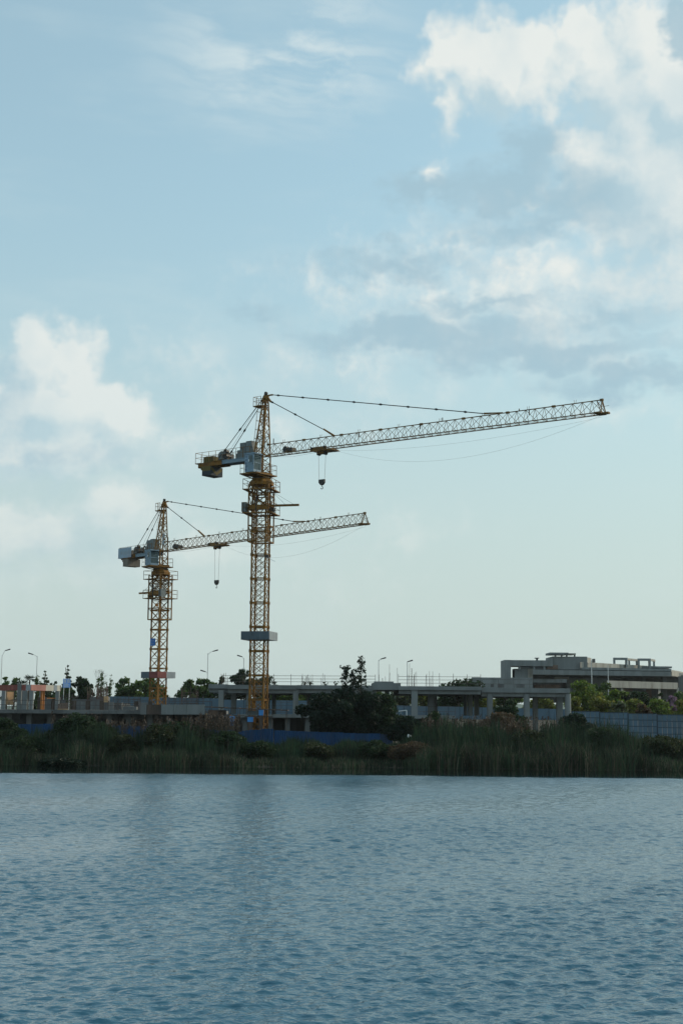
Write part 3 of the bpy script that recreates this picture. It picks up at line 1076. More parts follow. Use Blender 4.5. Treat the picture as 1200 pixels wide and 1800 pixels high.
DK, RD, GR_SUN = 'belt_dark', 'belt_red', 'belt_grey'  # the lighter grey paints sunlight onto the belts' sunward sides
B1 = Vector((-8.42, 148.0, 0.6))
B2 = Vector((-23.50, 185.0, 2.3))
tower_crane('taller yellow tower crane with chevron-striped counterweight, nearer of the two', B1, R(-13.7), R(-36.3),
            31.05 - B1.z, 21.9 - B1.z, 0.0, (11.72 - B1.z, 12.58 - B1.z, 3.0, [[DK, DK, DK], [GR_SUN, GR_SUN, GR_SUN], [DK] * 3, [DK] * 3]),
            dict(hoist_side=1, beam='cab_door', slab='weight_yellow', chevron=True, billboard=False, ties=(28.2, 9.1),
                 trolley=7.95, drop=3.5, floodlight=20.35 - B1.z))
tower_crane('shorter yellow tower crane at the left with plain grey counterweight and billboard', B2,
            R(-40.6), R(-48.4), 24.98 - B2.z, 16.05 - B2.z, 0.0,
            (8.55 - B2.z, 9.35 - B2.z, 3.1, [[DK, RD], [RD, GR_SUN], [DK, RD], [RD, DK]]),
            dict(hoist_side=-1, beam='cab_door', slab='weight_grey', chevron=False, billboard=True, ties=(28.2, 9.1),
                 trolley=12.2, drop=4.85, notice=12.7 - B2.z, spare_board=True))
# ------------------------------------------------------------------ helpers for the building site
def px_box(m, x0, y0, x1, y1, Y, depth):
    """box whose front face fills a pixel rectangle of the photograph at distance Y, and runs back by depth"""
    c = at((x0 + x1) / 2, y0, Y)
    d = at((x0 + x1) / 2, y1, Y)
    m.box(X_(x0, Y), Y, d.z, X_(x1, Y), Y + depth, c.z)
    return m


def column(parent, x, y, z0, z1, w, m_, round_=False, name='column'):
    m = MB()
    if round_:
        m.bar((x, y, z0), (x, y, z1), w / 2, 20)
    else:
        m.box(x - w / 2, y - w / 2, z0, x + w / 2, y + w / 2, z1)
    return m.build(name, m_, parent)


def rail_thing(name, label, pts, h, levels, step, m_='scaffold', r=.028, over=.0, cat='railing', rnd=None):
    """scaffold-tube guard rail: every tube run and every post its own part"""
    base = Vector(pts[0])
    root = thing(name, label, cat, base)
    rnd = rnd or random.Random(3)
    P_ = [Vector(p) - base for p in pts]
    for a, b in zip(P_[:-1], P_[1:]):
        for f in levels:
            u = Vector((0, 0, h * f))
            MB().bar(a + u, b + u + Vector((0, 0, rnd.uniform(-.03, .03))), r).build('rail', m_, root)
        n_ = max(1, round((b - a).length / step))
        for i in range(n_ + 1):
            q = a.lerp(b, i / n_)
            MB().bar(q, q + Vector((rnd.uniform(-.04, .04), 0, h + over * rnd.uniform(.3, 1.2))), r * 1.05).build('post', m_, root)
    return root


def rebar_cluster(parent, x, y, z, n_, h, spread, m_='rebar', r=.022):
    for i in range(n_):
        dx, dy = random.uniform(-spread, spread), random.uniform(-spread, spread)
        MB().bar((x + dx, y + dy, z), (x + dx + random.uniform(-.06, .06), y + dy, z + h * random.uniform(.55, 1.1)), r).build('starter_bar', m_, parent)


# ------------------------------------------------------------------ long concrete frame in the middle
def pavilion():
    Y0 = 152.0
    o = at(640, 1262, Y0)
    root = thing('concrete_building', 'long two-level concrete frame with open columns and flat roof slab behind the dark bush', 'building', (o.x, Y0, 1.5))
    L_ = lambda px: X_(px, Y0) - o.x
    zz = lambda px, py, Y=Y0: Z_(px, py, Y) - 1.5
    dep = 17.0
    # roof slabs, from the left: (px0, px1, top, bottom of slab edge)
    segs = [(364, 398, 1202.5, 1210, 0.9), (398.4, 520, 1204, 1211.5, 0.0), (520.4, 662, 1204.5, 1211.5, .4), (700, 846, 1206.5, 1213, .1), (846.4, 1003, 1209.5, 1217.5, .5)]
    for (a, b, t, bt, back) in segs:
        mid = (a + b) / 2
        m = MB().box(L_(a), back, zz(mid, bt), L_(b), dep, zz(mid, t))
        m.build('roof_slab', 'concrete', root)
        bz = zz(mid, bt)
        MB().box(L_(a) + .05, back + .35, bz - .42, L_(b) - .05, back + .75, bz - .002).build('edge_beam', 'concrete', root)
        for k_ in range(1, 4):
            yb = back + .75 + k_ * 4.8
            if yb < dep - .5:
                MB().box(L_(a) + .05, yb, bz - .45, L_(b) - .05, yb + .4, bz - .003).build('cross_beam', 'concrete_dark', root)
    # raised block on the roof
    m = MB()
    m.prism([(L_(654), .15), (L_(704), .15), (L_(704), 6), (L_(654), 6)], zz(680, 1212.5), zz(680, 1200.5))
    m.prism([(L_(657), 1.0), (L_(692), 1.0), (L_(688), 5), (L_(661), 5)], zz(680, 1200.5), zz(680, 1197.5))
    m.build('roof_step', 'concrete', root)
    MB().box(L_(662), .4, zz(680, 1212.0), L_(700), dep, zz(680, 1205.2)).build('roof_slab', 'concrete', root)
    # columns: (px centre, width px, y offset, round)
    zfl = zz(640, 1257)
    for (c, w, yb, rd) in ((388.5, 9, .55, 0), (410.5, 9, 5.4, 0), (437, 9, 1.0, 0), (470, 9, 6.2, 0), (481, 7, 11, 0), (519.5, 9.5, .55, 0), (543, 8, 8, 0), (590, 9, .55, 0), (610, 9, 7, 0), (650, 9, .55, 0),
                           (680, 8, 7, 0), (728, 11, .55, 0), (756.5, 11, 4.2, 0), (763, 10, 9.5, 0), (817.5, 7, 10, 1), (826, 9, 6, 1), (837, 9, 11, 0), (889, 8, 10, 0), (900, 7, 13, 0)):
        x = L_(c) * (Y0 + yb) / Y0 + o.x * yb / Y0
        column(root, x, yb, zfl, zz(c, 1212) - .05, w / 16.6, 'concrete', rd)
    zg = 0.0
    for c, w, yb, rd in ((860.5, 10.6, .95, 1), (925, 10.8, .95, 1), (997.5, 10.6, .95, 1), (982.5, 10.5, 3.2, 0), (940, 9, 8, 0)):
        x = L_(c) * (Y0 + yb) / Y0 + o.x * yb / Y0
        column(root, x, yb, zg, zz(c, 1219.5) if rd else zz(c, 1219), w / 16.4, 'concrete', rd)
        if rd:
            m = MB()
            for z in np.arange(.9, 3.2, .75):
                m.bar((x, yb, z), (x, yb, z + .02), w / 32.8 + .008, 20)
                m.build('joint_ring', 'concrete_dark', root)
                m = MB()
    # floor slab of the upper level
    for a, b in ((420, 560), (560.4, 700), (700.4, 800)):
        MB().box(L_(a), .2, zfl - .32, L_(b), dep, zfl).build('floor_slab', 'concrete', root)
    for c in (430, 475, 505, 540, 600, 650, 700, 760, 800):
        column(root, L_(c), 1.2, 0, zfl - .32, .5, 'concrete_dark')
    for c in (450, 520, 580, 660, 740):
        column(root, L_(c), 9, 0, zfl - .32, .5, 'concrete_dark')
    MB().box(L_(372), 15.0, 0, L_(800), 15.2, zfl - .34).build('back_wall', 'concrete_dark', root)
    zr = zz(500, 1204)
    for c, n_, h in ((387, 4, 1.5), (392, 3, 1.6), (424, 3, 1.1), (531, 4, 1.3), (536, 3, 1.3), (545, 4, 1.4), (566, 4, 1.3), (686, 2, 2.6), (698, 1, 2.7), (671, 1, 2.2), (676, 3, 1.6),
                      (722, 4, 2.6), (728, 4, 2.3), (733, 3, 2.4), (756, 4, 2.0), (763, 3, 2.1), (849, 3, .9), (884, 2, .8), (640, 2, 1.2), (602, 2, 1.2)):
        rebar_cluster(root, L_(c), 2.2 + random.random() * 2, zr - .05 - (0.35 if c > 700 else 0), n_, h, .22)
    # low wall with openings that shows over the roof on the right
    return root


pavilion()
Yp = 152.3
zt_ = lambda px, py: Z_(px, py, Yp)
rail_thing('guard_rail', 'scaffold-tube guard rail along the left part of the flat concrete roof', [(X_(390, Yp), Yp + 1.1, zt_(390, 1203.6)), (X_(660, Yp), Yp + 1.1, zt_(660, 1204.4))],
           1.0, (1.0, .66, .36), 1.9, over=.15)
rail_thing('guard_rail', 'scaffold-tube guard rail along the right part of the flat concrete roof', [(X_(700, Yp), Yp + .6, zt_(700, 1206.2)), (X_(846, Yp), Yp + .6, zt_(846, 1207))],
           1.05, (1.0, .66, .33), 1.55, over=.3)
rail_thing('guard_rail', 'thin guard rail on the middle floor slab left of the dark bush', [(X_(432, Yp), Yp + .4, zt_(432, 1256.4)), (X_(556, Yp), Yp + .4, zt_(556, 1257))],
           1.35, (1.0, .72, .45, .2), 2.0, r=.02)
rail_thing('guard_rail', 'thin guard rail on the middle floor slab right of the dark bush', [(X_(700, Yp), Yp + .4, zt_(700, 1259.5)), (X_(800, Yp), Yp + .4, zt_(800, 1260))],
           1.1, (1.0, .5), 2.2, r=.022)
rail_thing('guard_rail', 'guard rail on the right end of the flat concrete roof before the far building', [(X_(850, Yp), Yp + 1.5, zt_(850, 1209.6)), (X_(990, Yp), Yp + 1.5, zt_(990, 1210.5))],
           .95, (1.0, .5), 1.6, r=.02)


# ------------------------------------------------------------------ left deck
def left_deck():
    Y0 = 153.0
    root = thing('concrete_deck', 'low concrete deck slab on dark piers left of the tall crane', 'building', (X_(180, Y0), Y0, 1.4))
    o = root.location
    L_ = lambda px: X_(px, Y0) - o.x
    zz = lambda px, py: Z_(px, py, Y0) - o.z
    cuts = [-70, 30, 118, 205, 296, 372]
    ztop = zz(200, 1248.2)
    for i, (a, b) in enumerate(zip(cuts[:-1], cuts[1:])):
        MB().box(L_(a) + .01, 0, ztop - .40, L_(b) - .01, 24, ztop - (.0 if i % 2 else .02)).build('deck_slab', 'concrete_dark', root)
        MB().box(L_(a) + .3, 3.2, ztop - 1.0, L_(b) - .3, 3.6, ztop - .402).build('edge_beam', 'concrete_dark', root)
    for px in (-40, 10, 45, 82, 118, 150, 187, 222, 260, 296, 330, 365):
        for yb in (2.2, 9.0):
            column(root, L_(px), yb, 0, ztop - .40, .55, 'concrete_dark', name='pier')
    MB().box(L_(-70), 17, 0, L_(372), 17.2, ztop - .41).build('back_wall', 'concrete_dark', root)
    # parapet of precast panels
    for (a, b, m_) in ((247, 257.5, 'concrete_dark'), (258, 283, 'board_brown'), (283.4, 305, 'concrete'), (305.4, 328, 'concrete'), (328.4, 360, 'concrete')):
        m = MB()
        px_box(m, a, 1238.5 if a > 250 else 1240, b, 1256.0, Y0 - .35, .3)
        m2 = MB()
        m2.v = [(x - o.x, y - o.y, z - o.z) for x, y, z in m.v]
        m2.f = m.f
        m2.build('parapet_panel', m_, root)
    # wall stubs and stepped blocks standing on the deck
    for (a, b, t, bt, yb, m_) in ((158, 190, 1225, 1248, 9, 'concrete_dark'), (127, 158, 1229, 1248, 12, 'concrete_dark'), (190, 214, 1235, 1248, 14, 'concrete_dark'), (216, 240, 1242, 1248, 6, 'concrete_dark')):
        m = MB()
        px_box(m, a, t, b, bt - .2, Y0 + yb, 1.2)
        m2 = MB()
        m2.v = [(x - o.x, y - o.y, max(z - o.z, ztop + .002)) for x, y, z in m.v]
        m2.f = m.f
        m2.build('wall_stub', m_, root)
    return root, ztop + o.z


deck, DECK_Z = left_deck()
Yd = 153.2
rail_thing('guard_rail', 'long two-tube guard rail on the low deck at the left', [(X_(-60, Yd), Yd, DECK_Z), (X_(245, Yd), Yd, DECK_Z)], .98, (1.0, .5), 2.35, r=.032)
rail_thing('guard_rail', 'single dark tube rail above the parapet panels before the shorter crane', [(X_(247, 154), 154.0, DECK_Z), (X_(372, 154), 154.0, DECK_Z)], 1.0, (1.0,), 3.0, r=.04)


def form_frame():
    """square frame of formwork beams on posts; its near corner points at the lake"""
    c = at(54, 1248, 156)
    root = thing('formwork_gantry', 'red and cream formwork beam frame on grey posts at the left edge', 'formwork', (c.x, 156, DECK_Z))
    rz = R(-38)
    zb, zt = 2.05, 2.68
    u = Vector((math.cos(rz + math.pi), math.sin(rz + math.pi), 0))          # along the dark face, to the left
    u = Vector((-math.cos(R(38)), math.sin(R(38)), 0))
    w = Vector((math.sin(R(38)), math.cos(R(38)), 0))                        # along the sunlit face, to the right
    def strip(o0, d, a, b, nrm, m_, z0=zb, z1=zt, t=.12):
        p, q = o0 + d * a, o0 + d * b
        k_ = -nrm * t
        MB().prism([(p.x, p.y), (q.x, q.y), (q.x + k_.x, q.y + k_.y), (p.x + k_.x, p.y + k_.y)], z0, z1).build('beam_panel', m_, root)
    n_u = Vector((-math.sin(R(38)), -math.cos(R(38)), 0))
    n_w = Vector((math.cos(R(38)), -math.sin(R(38)), 0))
    O = Vector((0, 0, 0))
    for a, b, m_ in ((.13, .9, 'belt_grey'), (.91, 1.4, 'form_red'), (1.41, 3.0, 'form_red'), (3.01, 5.4, 'form_red')):
        strip(O, u, a, b, n_u, m_)
    for a, b, m_ in ((0, 2.05, 'form_red_sunlit'), (2.06, 3.15, 'form_cream'), (3.16, 3.65, 'belt_grey'), (3.66, 4.2, 'form_cream')):
        strip(O, w, a, b, n_w, m_)
    strip(w * 4.2, u, 0, 5.4, -n_u, 'form_red')
    for p, h in ((O + u * 1.9, 2.85), (O + u * .9, 2.04), (O + w * .25 + u * .2, 2.04), (O + w * 3.9 + u * .2, 2.04), (w * 4.0 + u * 3, 2.04), (O + u * 4.6, 2.04), (O + u * 3.9 + w * 2, 2.04)):
        column(root, p.x, p.y, .003, h, .42, 'concrete', name='post')
    for p in (w * 1.75 + u * .3, w * 2.2 + u * .5):
        column(root, p.x, p.y, .003, 2.03, .2, 'orange_post', name='prop')
    p, q = w * 2.4 + u * .2, w * 4.0 + u * .2
    MB().bar((p.x, p.y, 1.25), (q.x, q.y, 1.25), .05).build('brace', 'orange_post', root)
    p = u * 4.75 + w * .6
    MB().prism([(p.x, p.y), (p.x + w.x * .9, p.y + w.y * .9), (p.x + w.x * .9 + u.x * .15, p.y + w.y * .9 + u.y * .15), (p.x + u.x * .15, p.y + u.y * .15)], .5, 1.95).build('formwork_board', 'plywood', root)


form_frame()


def rebar_cage(label, px, Y, w, h, n_, z0=None):
    c = at(px, 1248, Y)
    root = thing('rebar_cage', label, 'rebar', (c.x, Y, DECK_Z if z0 is None else z0))
    for i in range(n_):
        t = 2 * math.pi * i / n_
        x, y = w * max(-1, min(1, 1.4 * math.cos(t))), w * max(-1, min(1, 1.4 * math.sin(t)))
        MB().bar((x, y, 0), (x + random.uniform(-.06, .06), y, h * random.uniform(.85, 1.1)), .028).build('upright_bar', 'rebar', root)
    z = .25
    while z < h * .8:
        m = MB()
        cs = [(-w, -w, z), (w, -w, z), (w, w, z), (-w, w, z), (-w, -w, z)]
        m.path(cs, .016)
        m.build('tie_hoop', 'rebar', root)
        z += .3


rebar_cage('dense grey-brown rebar cage below the two spindly saplings on the left deck', 179, 160, .55, 2.6, 26)
rebar_cage('open rebar cage in front of the round dark tree on the left deck', 169, 162, .9, 2.5, 10)
rebar_cage('narrow rebar cage left of the round dark tree', 158, 163, .3, 2.4, 8)
rebar_cage('rebar cage standing right of the shorter crane', 333, 166, .9, 2.6, 12)


def site_items():
    c = at(187.5, 1233, 158)
    root = thing('plywood_sheet', 'sunlit tan plywood sheet standing beside the dense rebar cage', 'plywood', (c.x, 158, DECK_Z))
    MB().prism([(-.3, .0), (.2, -.25), (.22, -.21), (-.28, .04)], .85, 1.5).build('sheet', 'plywood', root)
    MB().bar((-.25, .02, 0), (-.25, .02, .86), .03).build('leg', 'scaffold', root)
    MB().bar((.18, -.2, 0), (.18, -.2, .86), .03).build('leg', 'scaffold', root)
    c = at(111, 1247, 158)
    root = thing('brick_pallet', 'pallet of orange bricks on the deck below the blue sign board', 'bricks', (c.x, 158, DECK_Z), R(20))
    MB().box(-.5, -.5, 0, .5, .5, .1).build('pallet', 'plywood', root)
    bk = MB().box(-.115, -.1, 0, .115, .1, .085).mesh('brick', 'brick_infill')
    for k_ in range(7):
        for i in range(4):
            for j in range(4):
                if k_ == 6 and random.random() < .4:
                    continue
                link('brick', bk, root, (-.37 + i * .246, -.37 + j * .246, .102 + k_ * .089), random.uniform(-.03, .03))
    # heaps of rubble in front of the far hoarding
    for px, lab in ((221, 'pale rubble heap on the deck left of the shorter crane'), (205, 'smaller rubble heap on the deck beside the tan plywood sheet')):
        c = at(px, 1248, 168)
        root = thing('rubble_heap', lab, 'rubble', (c.x, 168, DECK_Z))
        for i in range(26):
            a, r_ = random.uniform(0, 6.28), random.random() ** .7
            s = random.uniform(.12, .32)
            p = Vector((1.3 * r_ * math.cos(a), .8 * r_ * math.sin(a), max(0, .55 * (1 - r_)) + s * .3))
            m = MB()
            m.add([p + Vector((random.uniform(.6, 1) * s * x, random.uniform(.6, 1) * s * y, random.uniform(.5, 1) * s * z)) for x in (-1, 1) for y in (-1, 1) for z in (-1, 1)],
                  [(0, 1, 3, 2), (4, 6, 7, 5), (0, 4, 5, 1), (2, 3, 7, 6), (0, 2, 6, 4), (1, 5, 7, 3)])
            m.build('chunk', 'rubble', root)


site_items()


def scaffold_tower(label, px0, px1, Y, h, bays):
    c = at((px0 + px1) / 2, 1248, Y)
    root = thing('scaffold_tower', label, 'scaffold', (c.x, Y, DECK_Z))
    w = (X_(px1, Y) - X_(px0, Y)) / 2
    rnd = random.Random(px0)
    for i in range(bays + 1):
        x = -w + 2 * w * i / bays
        for y in (0, 1.3):
            MB().bar((x, y, 0), (x + rnd.uniform(-.03, .03), y, h * rnd.uniform(.9, 1.12)), .034).build('standard', 'scaffold', root)
        MB().bar((x, -.1, h * .45), (x, 1.4, h * .45), .028).build('transom', 'scaffold', root)
    for z in (.35, h * .5, h * .82):
        for y in (0, 1.3):
            MB().bar((-w - .15, y, z), (w + .15, y, z + rnd.uniform(-.03, .03)), .03).build('ledger', 'scaffold', root)
    for i in range(0, bays, 2):
        x = -w + 2 * w * i / bays
        MB().bar((x, -.03, .1), (x + 2 * w / bays, -.03, h * .82), .026).build('brace', 'scaffold', root)


scaffold_tower('low tube scaffold on the deck below the blue sign board', 100, 132, 164, 1.7, 4)
scaffold_tower('tube scaffold beside the shorter crane on the deck', 200, 243, 163, 1.5, 5)
scaffold_tower('tube scaffold behind the red formwork frame', 8, 50, 165, 2.2, 5)
scaffold_tower('tube scaffold before the rebar cage between the cranes', 296, 356, 164, 1.6, 6)


def form_panels(label, px0, Y, n_, h, m_):
    c = at(px0, 1248, Y)
    root = thing('formwork_row', label, 'formwork', (c.x, Y, DECK_Z))
    for i in range(n_):
        hh = h * random.uniform(.8, 1.1)
        p = MB().box(i * .52, random.uniform(-.08, .08), 0, i * .52 + .48, .12, hh).build('panel', m_ if i % 3 else 'board_brown', root)
        MB().box(i * .52 + .05, .121, .2, i * .52 + .43, .19, .28).build('waler', 'plywood', p)


form_panels('row of grey formwork panels standing left of the pallet of bricks', 66, 160, 6, 1.3, 'concrete_dark')
form_panels('row of grey formwork panels standing before the round dark tree', 126, 159, 9, 1.1, 'concrete_dark')
form_panels('short row of formwork panels right of the tan plywood sheet', 236, 161, 4, .9, 'concrete_dark')


def shelter():
    """low scaffold canopy at the foot of the tall crane"""
    Y0 = 143.5
    o = at(430, 1262, Y0)
    root = thing('scaffold_canopy', 'dark low scaffold canopy with board roof at the foot of the tall crane', 'canopy', (o.x, Y0, 1.45))
    L_ = lambda px: X_(px, Y0) - o.x
    zz = lambda px, py: Z_(px, py, Y0) - 1.45
    a, b = (360, 1244.2), (506, 1249.5)
    n_ = 12
    for i in range(n_):
        f0, f1 = i / n_, (i + 1) / n_
        x0, x1 = L_(a[0] + (b[0] - a[0]) * f0), L_(a[0] + (b[0] - a[0]) * f1)
        z0 = zz(430, a[1] + (b[1] - a[1]) * (f0 + f1) / 2 - 2 + random.uniform(-.3, .3))
        MB().box(x0 + .01, -.3 + random.uniform(-.1, .1), z0 - .10, x1 - .01, 3.2, z0).build('roof_board', 'board_brown', root)
    for px0, px1, py in ((360, 430, 1257.5), (430.3, 478, 1258.5)):
        MB().box(L_(px0), -.05, zz(430, py + 1.6), L_(px1), .05, zz(430, py)).build('rail_beam', 'board_brown', root)
    for i, px in enumerate((362, 384, 402, 418, 440, 466, 478, 503)):
        MB().bar((L_(px), 0, 0), (L_(px), 0, zz(430, 1246.2) - .05), .035).build('post', 'scaffold', root)
        MB().bar((L_(px), 2.9, 0), (L_(px), 2.9, zz(430, 1246.2) - .05), .035).build('post', 'scaffold', root)
    MB().box(L_(366), .6, zz(430, 1257), L_(383), .66, zz(430, 1248.5)).build('hanging_board', 'brick_infill', root)
    MB().box(L_(383.5), .6, zz(430, 1257), L_(397), .66, zz(430, 1248.5)).build('hanging_board', 'board_brown', root)
    MB().box(L_(434), .4, zz(430, 1257.5), L_(454), .5, zz(430, 1249)).build('dark_panel', 'cabinet_grey', root)
    MB().box(L_(360.5), .2, .3, L_(364), .5, zz(430, 1254)).build('pale_post', 'plywood', root)
    # water butts and boxes under the canopy
    def barrel(label, px, y0, y1, Y):
        c = at(px, y1, Y)
        h = at(px, y0, Y).z - c.z
        t = thing('barrel', label, 'barrel', (c.x, Y, c.z))
        m = MB()
        r_ = .27
        for z0, z1, ra, rb in ((0, h * .3, r_ * .93, r_), (h * .3, h * .36, r_ * 1.06, r_ * 1.06), (h * .36, h * .64, r_, r_), (h * .64, h * .7, r_ * 1.06, r_ * 1.06), (h * .7, h, r_, r_ * .9)):
            m.bar((0, 0, z0), (0, 0, z1), ra, 14, rb)
        m.build('drum', 'barrel_blue', t)
        MB().bar((.1, 0, h), (.1, 0, h + .04), .05, 8).build('cap', 'sign_white', t)
        MB().box(-.05, -r_ - .02, h * .4, .1, -r_ + .01, h * .6).build('paper_label', 'sign_white', t)
        MB().box(-.33, -.33, -c.z + 1.4, .33, .33, -.002).build('stand', 'board_brown', t)
    barrel('tall blue plastic drum under the scaffold canopy', 408, 1259, 1275, 143.2)
    def crate(label, px0, px1, y0, y1, Y):
        c = at((px0 + px1) / 2, y1, Y)
        t = thing('plastic_crate', label, 'crate', (c.x, Y, c.z))
        w = (X_(px1, Y) - X_(px0, Y)) / 2
        h = Z_(px0, y0, Y) - c.z
        m = MB().box(-w, -.2, 0, w, .2, .03)
        m.box(-w, -.2, .03, w, -.17, h).box(-w, .17, .03, w, .2, h).box(-w, -.17, .03, -w + .03, .17, h).box(w - .03, -.17, .03, w, .17, h)
        m.build('tub', 'barrel_blue', t)
        MB().box(-w - .02, -.22, h + .001, w + .02, .22, h + .04).build('lid', 'barrel_blue', t)
        MB().box(-w * .8, -.15, -c.z + 1.4, w * .8, .15, -.002).build('stand', 'board_brown', t)
    crate('blue box under the scaffold canopy between drum and crane foot', 435, 445, 1261, 1269, 143.0)
    crate('blue box at the right foot of the tall crane above the fence', 455, 463, 1248.5, 1257.5, 142.9)


shelter()


# ------------------------------------------------------------------ fences
def corrugated(w, h):
    m = MB()
    n_ = max(2, round(w / .08))
    vs = []
    for i in range(n_ + 1):
        x = w * i / n_
        y = .028 if i % 2 else -.028
        vs += [(x, y, 0), (x, y, h)]
    nb = len(vs)
    vs += [(x, y + .006, z) for x, y, z in vs]
    fs = []
    for i in range(n_):
        a, b, c, d = 2 * i, 2 * i + 2, 2 * i + 3, 2 * i + 1
        fs += [(a, b, c, d), (nb + d, nb + c, nb + b, nb + a), (d, c, nb + c, nb + d), (b, a, nb + a, nb + b)]
    e = 2 * n_
    fs += [(1, 0, nb, nb + 1), (e, e + 1, nb + e + 1, nb + e)]
    return m.add(vs, fs)


def blue_fence(label, pts, h=2.0):
    """pts: (px, py of the top, Y)"""
    a0 = at(*pts[0])
    root = thing('corrugated_fence', label, 'fence', (a0.x, a0.y, a0.z - h))
    for (p, q) in zip(pts[:-1], pts[1:]):
        A, B = at(*p), at(*q)
        d = B - A
        ang = math.atan2(d.y, d.x)
        ln = Vector((d.x, d.y)).length
        n_ = max(1, round(ln / 1.02))
        w = ln / n_
        me = corrugated(w - .012, h).mesh('sheet', 'fence_blue')
        for i in range(n_):
            P_ = A + d * (i / n_)
            dz = random.uniform(-.02, .02)
            s = link('sheet', me, root, (P_.x - a0.x, P_.y - a0.y + random.uniform(-.02, .02), P_.z - a0.z + dz), ang)
            MB().box(-.03, .04, 0, .03, .09, h * .97).build('post', 'scaffold', s)
    return root


blue_fence('blue corrugated fence behind the reeds at the left end', [(-25, 1274, 128), (97, 1272, 128)], 1.9)
blue_fence('blue corrugated fence between the leafy reed clump and the plumed reeds', [(172, 1275, 128), (262, 1277, 128)], 1.9)
blue_fence('dull blue corrugated fence behind the plumed reeds', [(264, 1281, 129), (411, 1283, 129)], 1.9)
blue_fence('tall blue corrugated fence below the tall crane', [(413, 1287, 131), (438, 1283, 127.5), (481, 1279.5, 127.5)], 2.1)
blue_fence('low blue corrugated fence under the dark bush', [(482, 1284, 127.8), (560, 1287, 127.8), (690, 1291, 127.8)], 1.9)


def hoarding(label, pts, h, pw=3.0):
    a0 = at(*pts[0])
    root = thing('hoarding', label, 'hoarding', (a0.x, a0.y, a0.z - h))
    for (p, q) in zip(pts[:-1], pts[1:]):
        A, B = at(*p), at(*q)
        d = B - A
        ang = math.atan2(d.y, d.x)
        ln = Vector((d.x, d.y)).length
        n_ = max(1, round(ln / pw))
        w = ln / n_
        bay = MB()
        nc, nr = 6, 4
        mesh_p = MB().box(.022, 0, .036, w / nc - .022, .03, h / nr - .036).mesh('panel', 'hoarding')
        for i in range(n_):
            P_ = A + d * (i / n_)
            fr = MB().box(-.06, -.03, -.4, .06, .12, h + .05)
            for r_ in range(nr + 1):
                z = h * r_ / nr
                fr.box(.061, -.012, z - .035, w - .061, .10, z + .035)
            f = fr.build('frame', 'hoarding_rib', root, (P_.x - a0.x, P_.y - a0.y, P_.z - a0.z), ang)
            for c in range(nc):
                for r_ in range(nr):
                    link('panel', mesh_p, f, (c * w / nc, 0, r_ * h / nr), 0)
    return root


hoarding('grey-blue panel hoarding at the right below the flowering trees', [(1004, 1250.5, 152), (1206, 1258.5, 146)], 2.6)


def far_hoarding(label, pts, h, m_='hoarding', pw=1.6):
    a0 = at(*pts[0])
    root = thing('hoarding', label, 'hoarding', (a0.x, a0.y, a0.z - h))
    for (p, q) in zip(pts[:-1], pts[1:]):
        A, B = at(*p), at(*q)
        d = B - A
        ang = math.atan2(d.y, d.x)
        ln = Vector((d.x, d.y)).length
        n_ = max(1, round(ln / pw))
        w = ln / n_
        me = MB().box(.02, 0, 0, w - .02, .05, h).mesh('panel', m_)
        po = MB().box(-.04, -.02, 0, .04, .09, h + .06).mesh('post', 'hoarding_rib')
        for i in range(n_):
            P_ = A + d * (i / n_)
            link('panel', me, root, (P_.x - a0.x, P_.y - a0.y, P_.z - a0.z), ang)
            link('post', po, root, (P_.x - a0.x, P_.y - a0.y, P_.z - a0.z), ang)


far_hoarding('pale blue hoarding behind the shorter crane and the left deck', [(186, 1224, 205), (390, 1228, 205)], 2.6)
far_hoarding('pale blue hoarding seen through the open frame left of the dark bush', [(391, 1230, 203), (560, 1232, 203)], 2.6)
far_hoarding('pale blue hoarding seen through the open frame right of the dark bush', [(690, 1240, 203), (1003, 1247, 203)], 2.4)


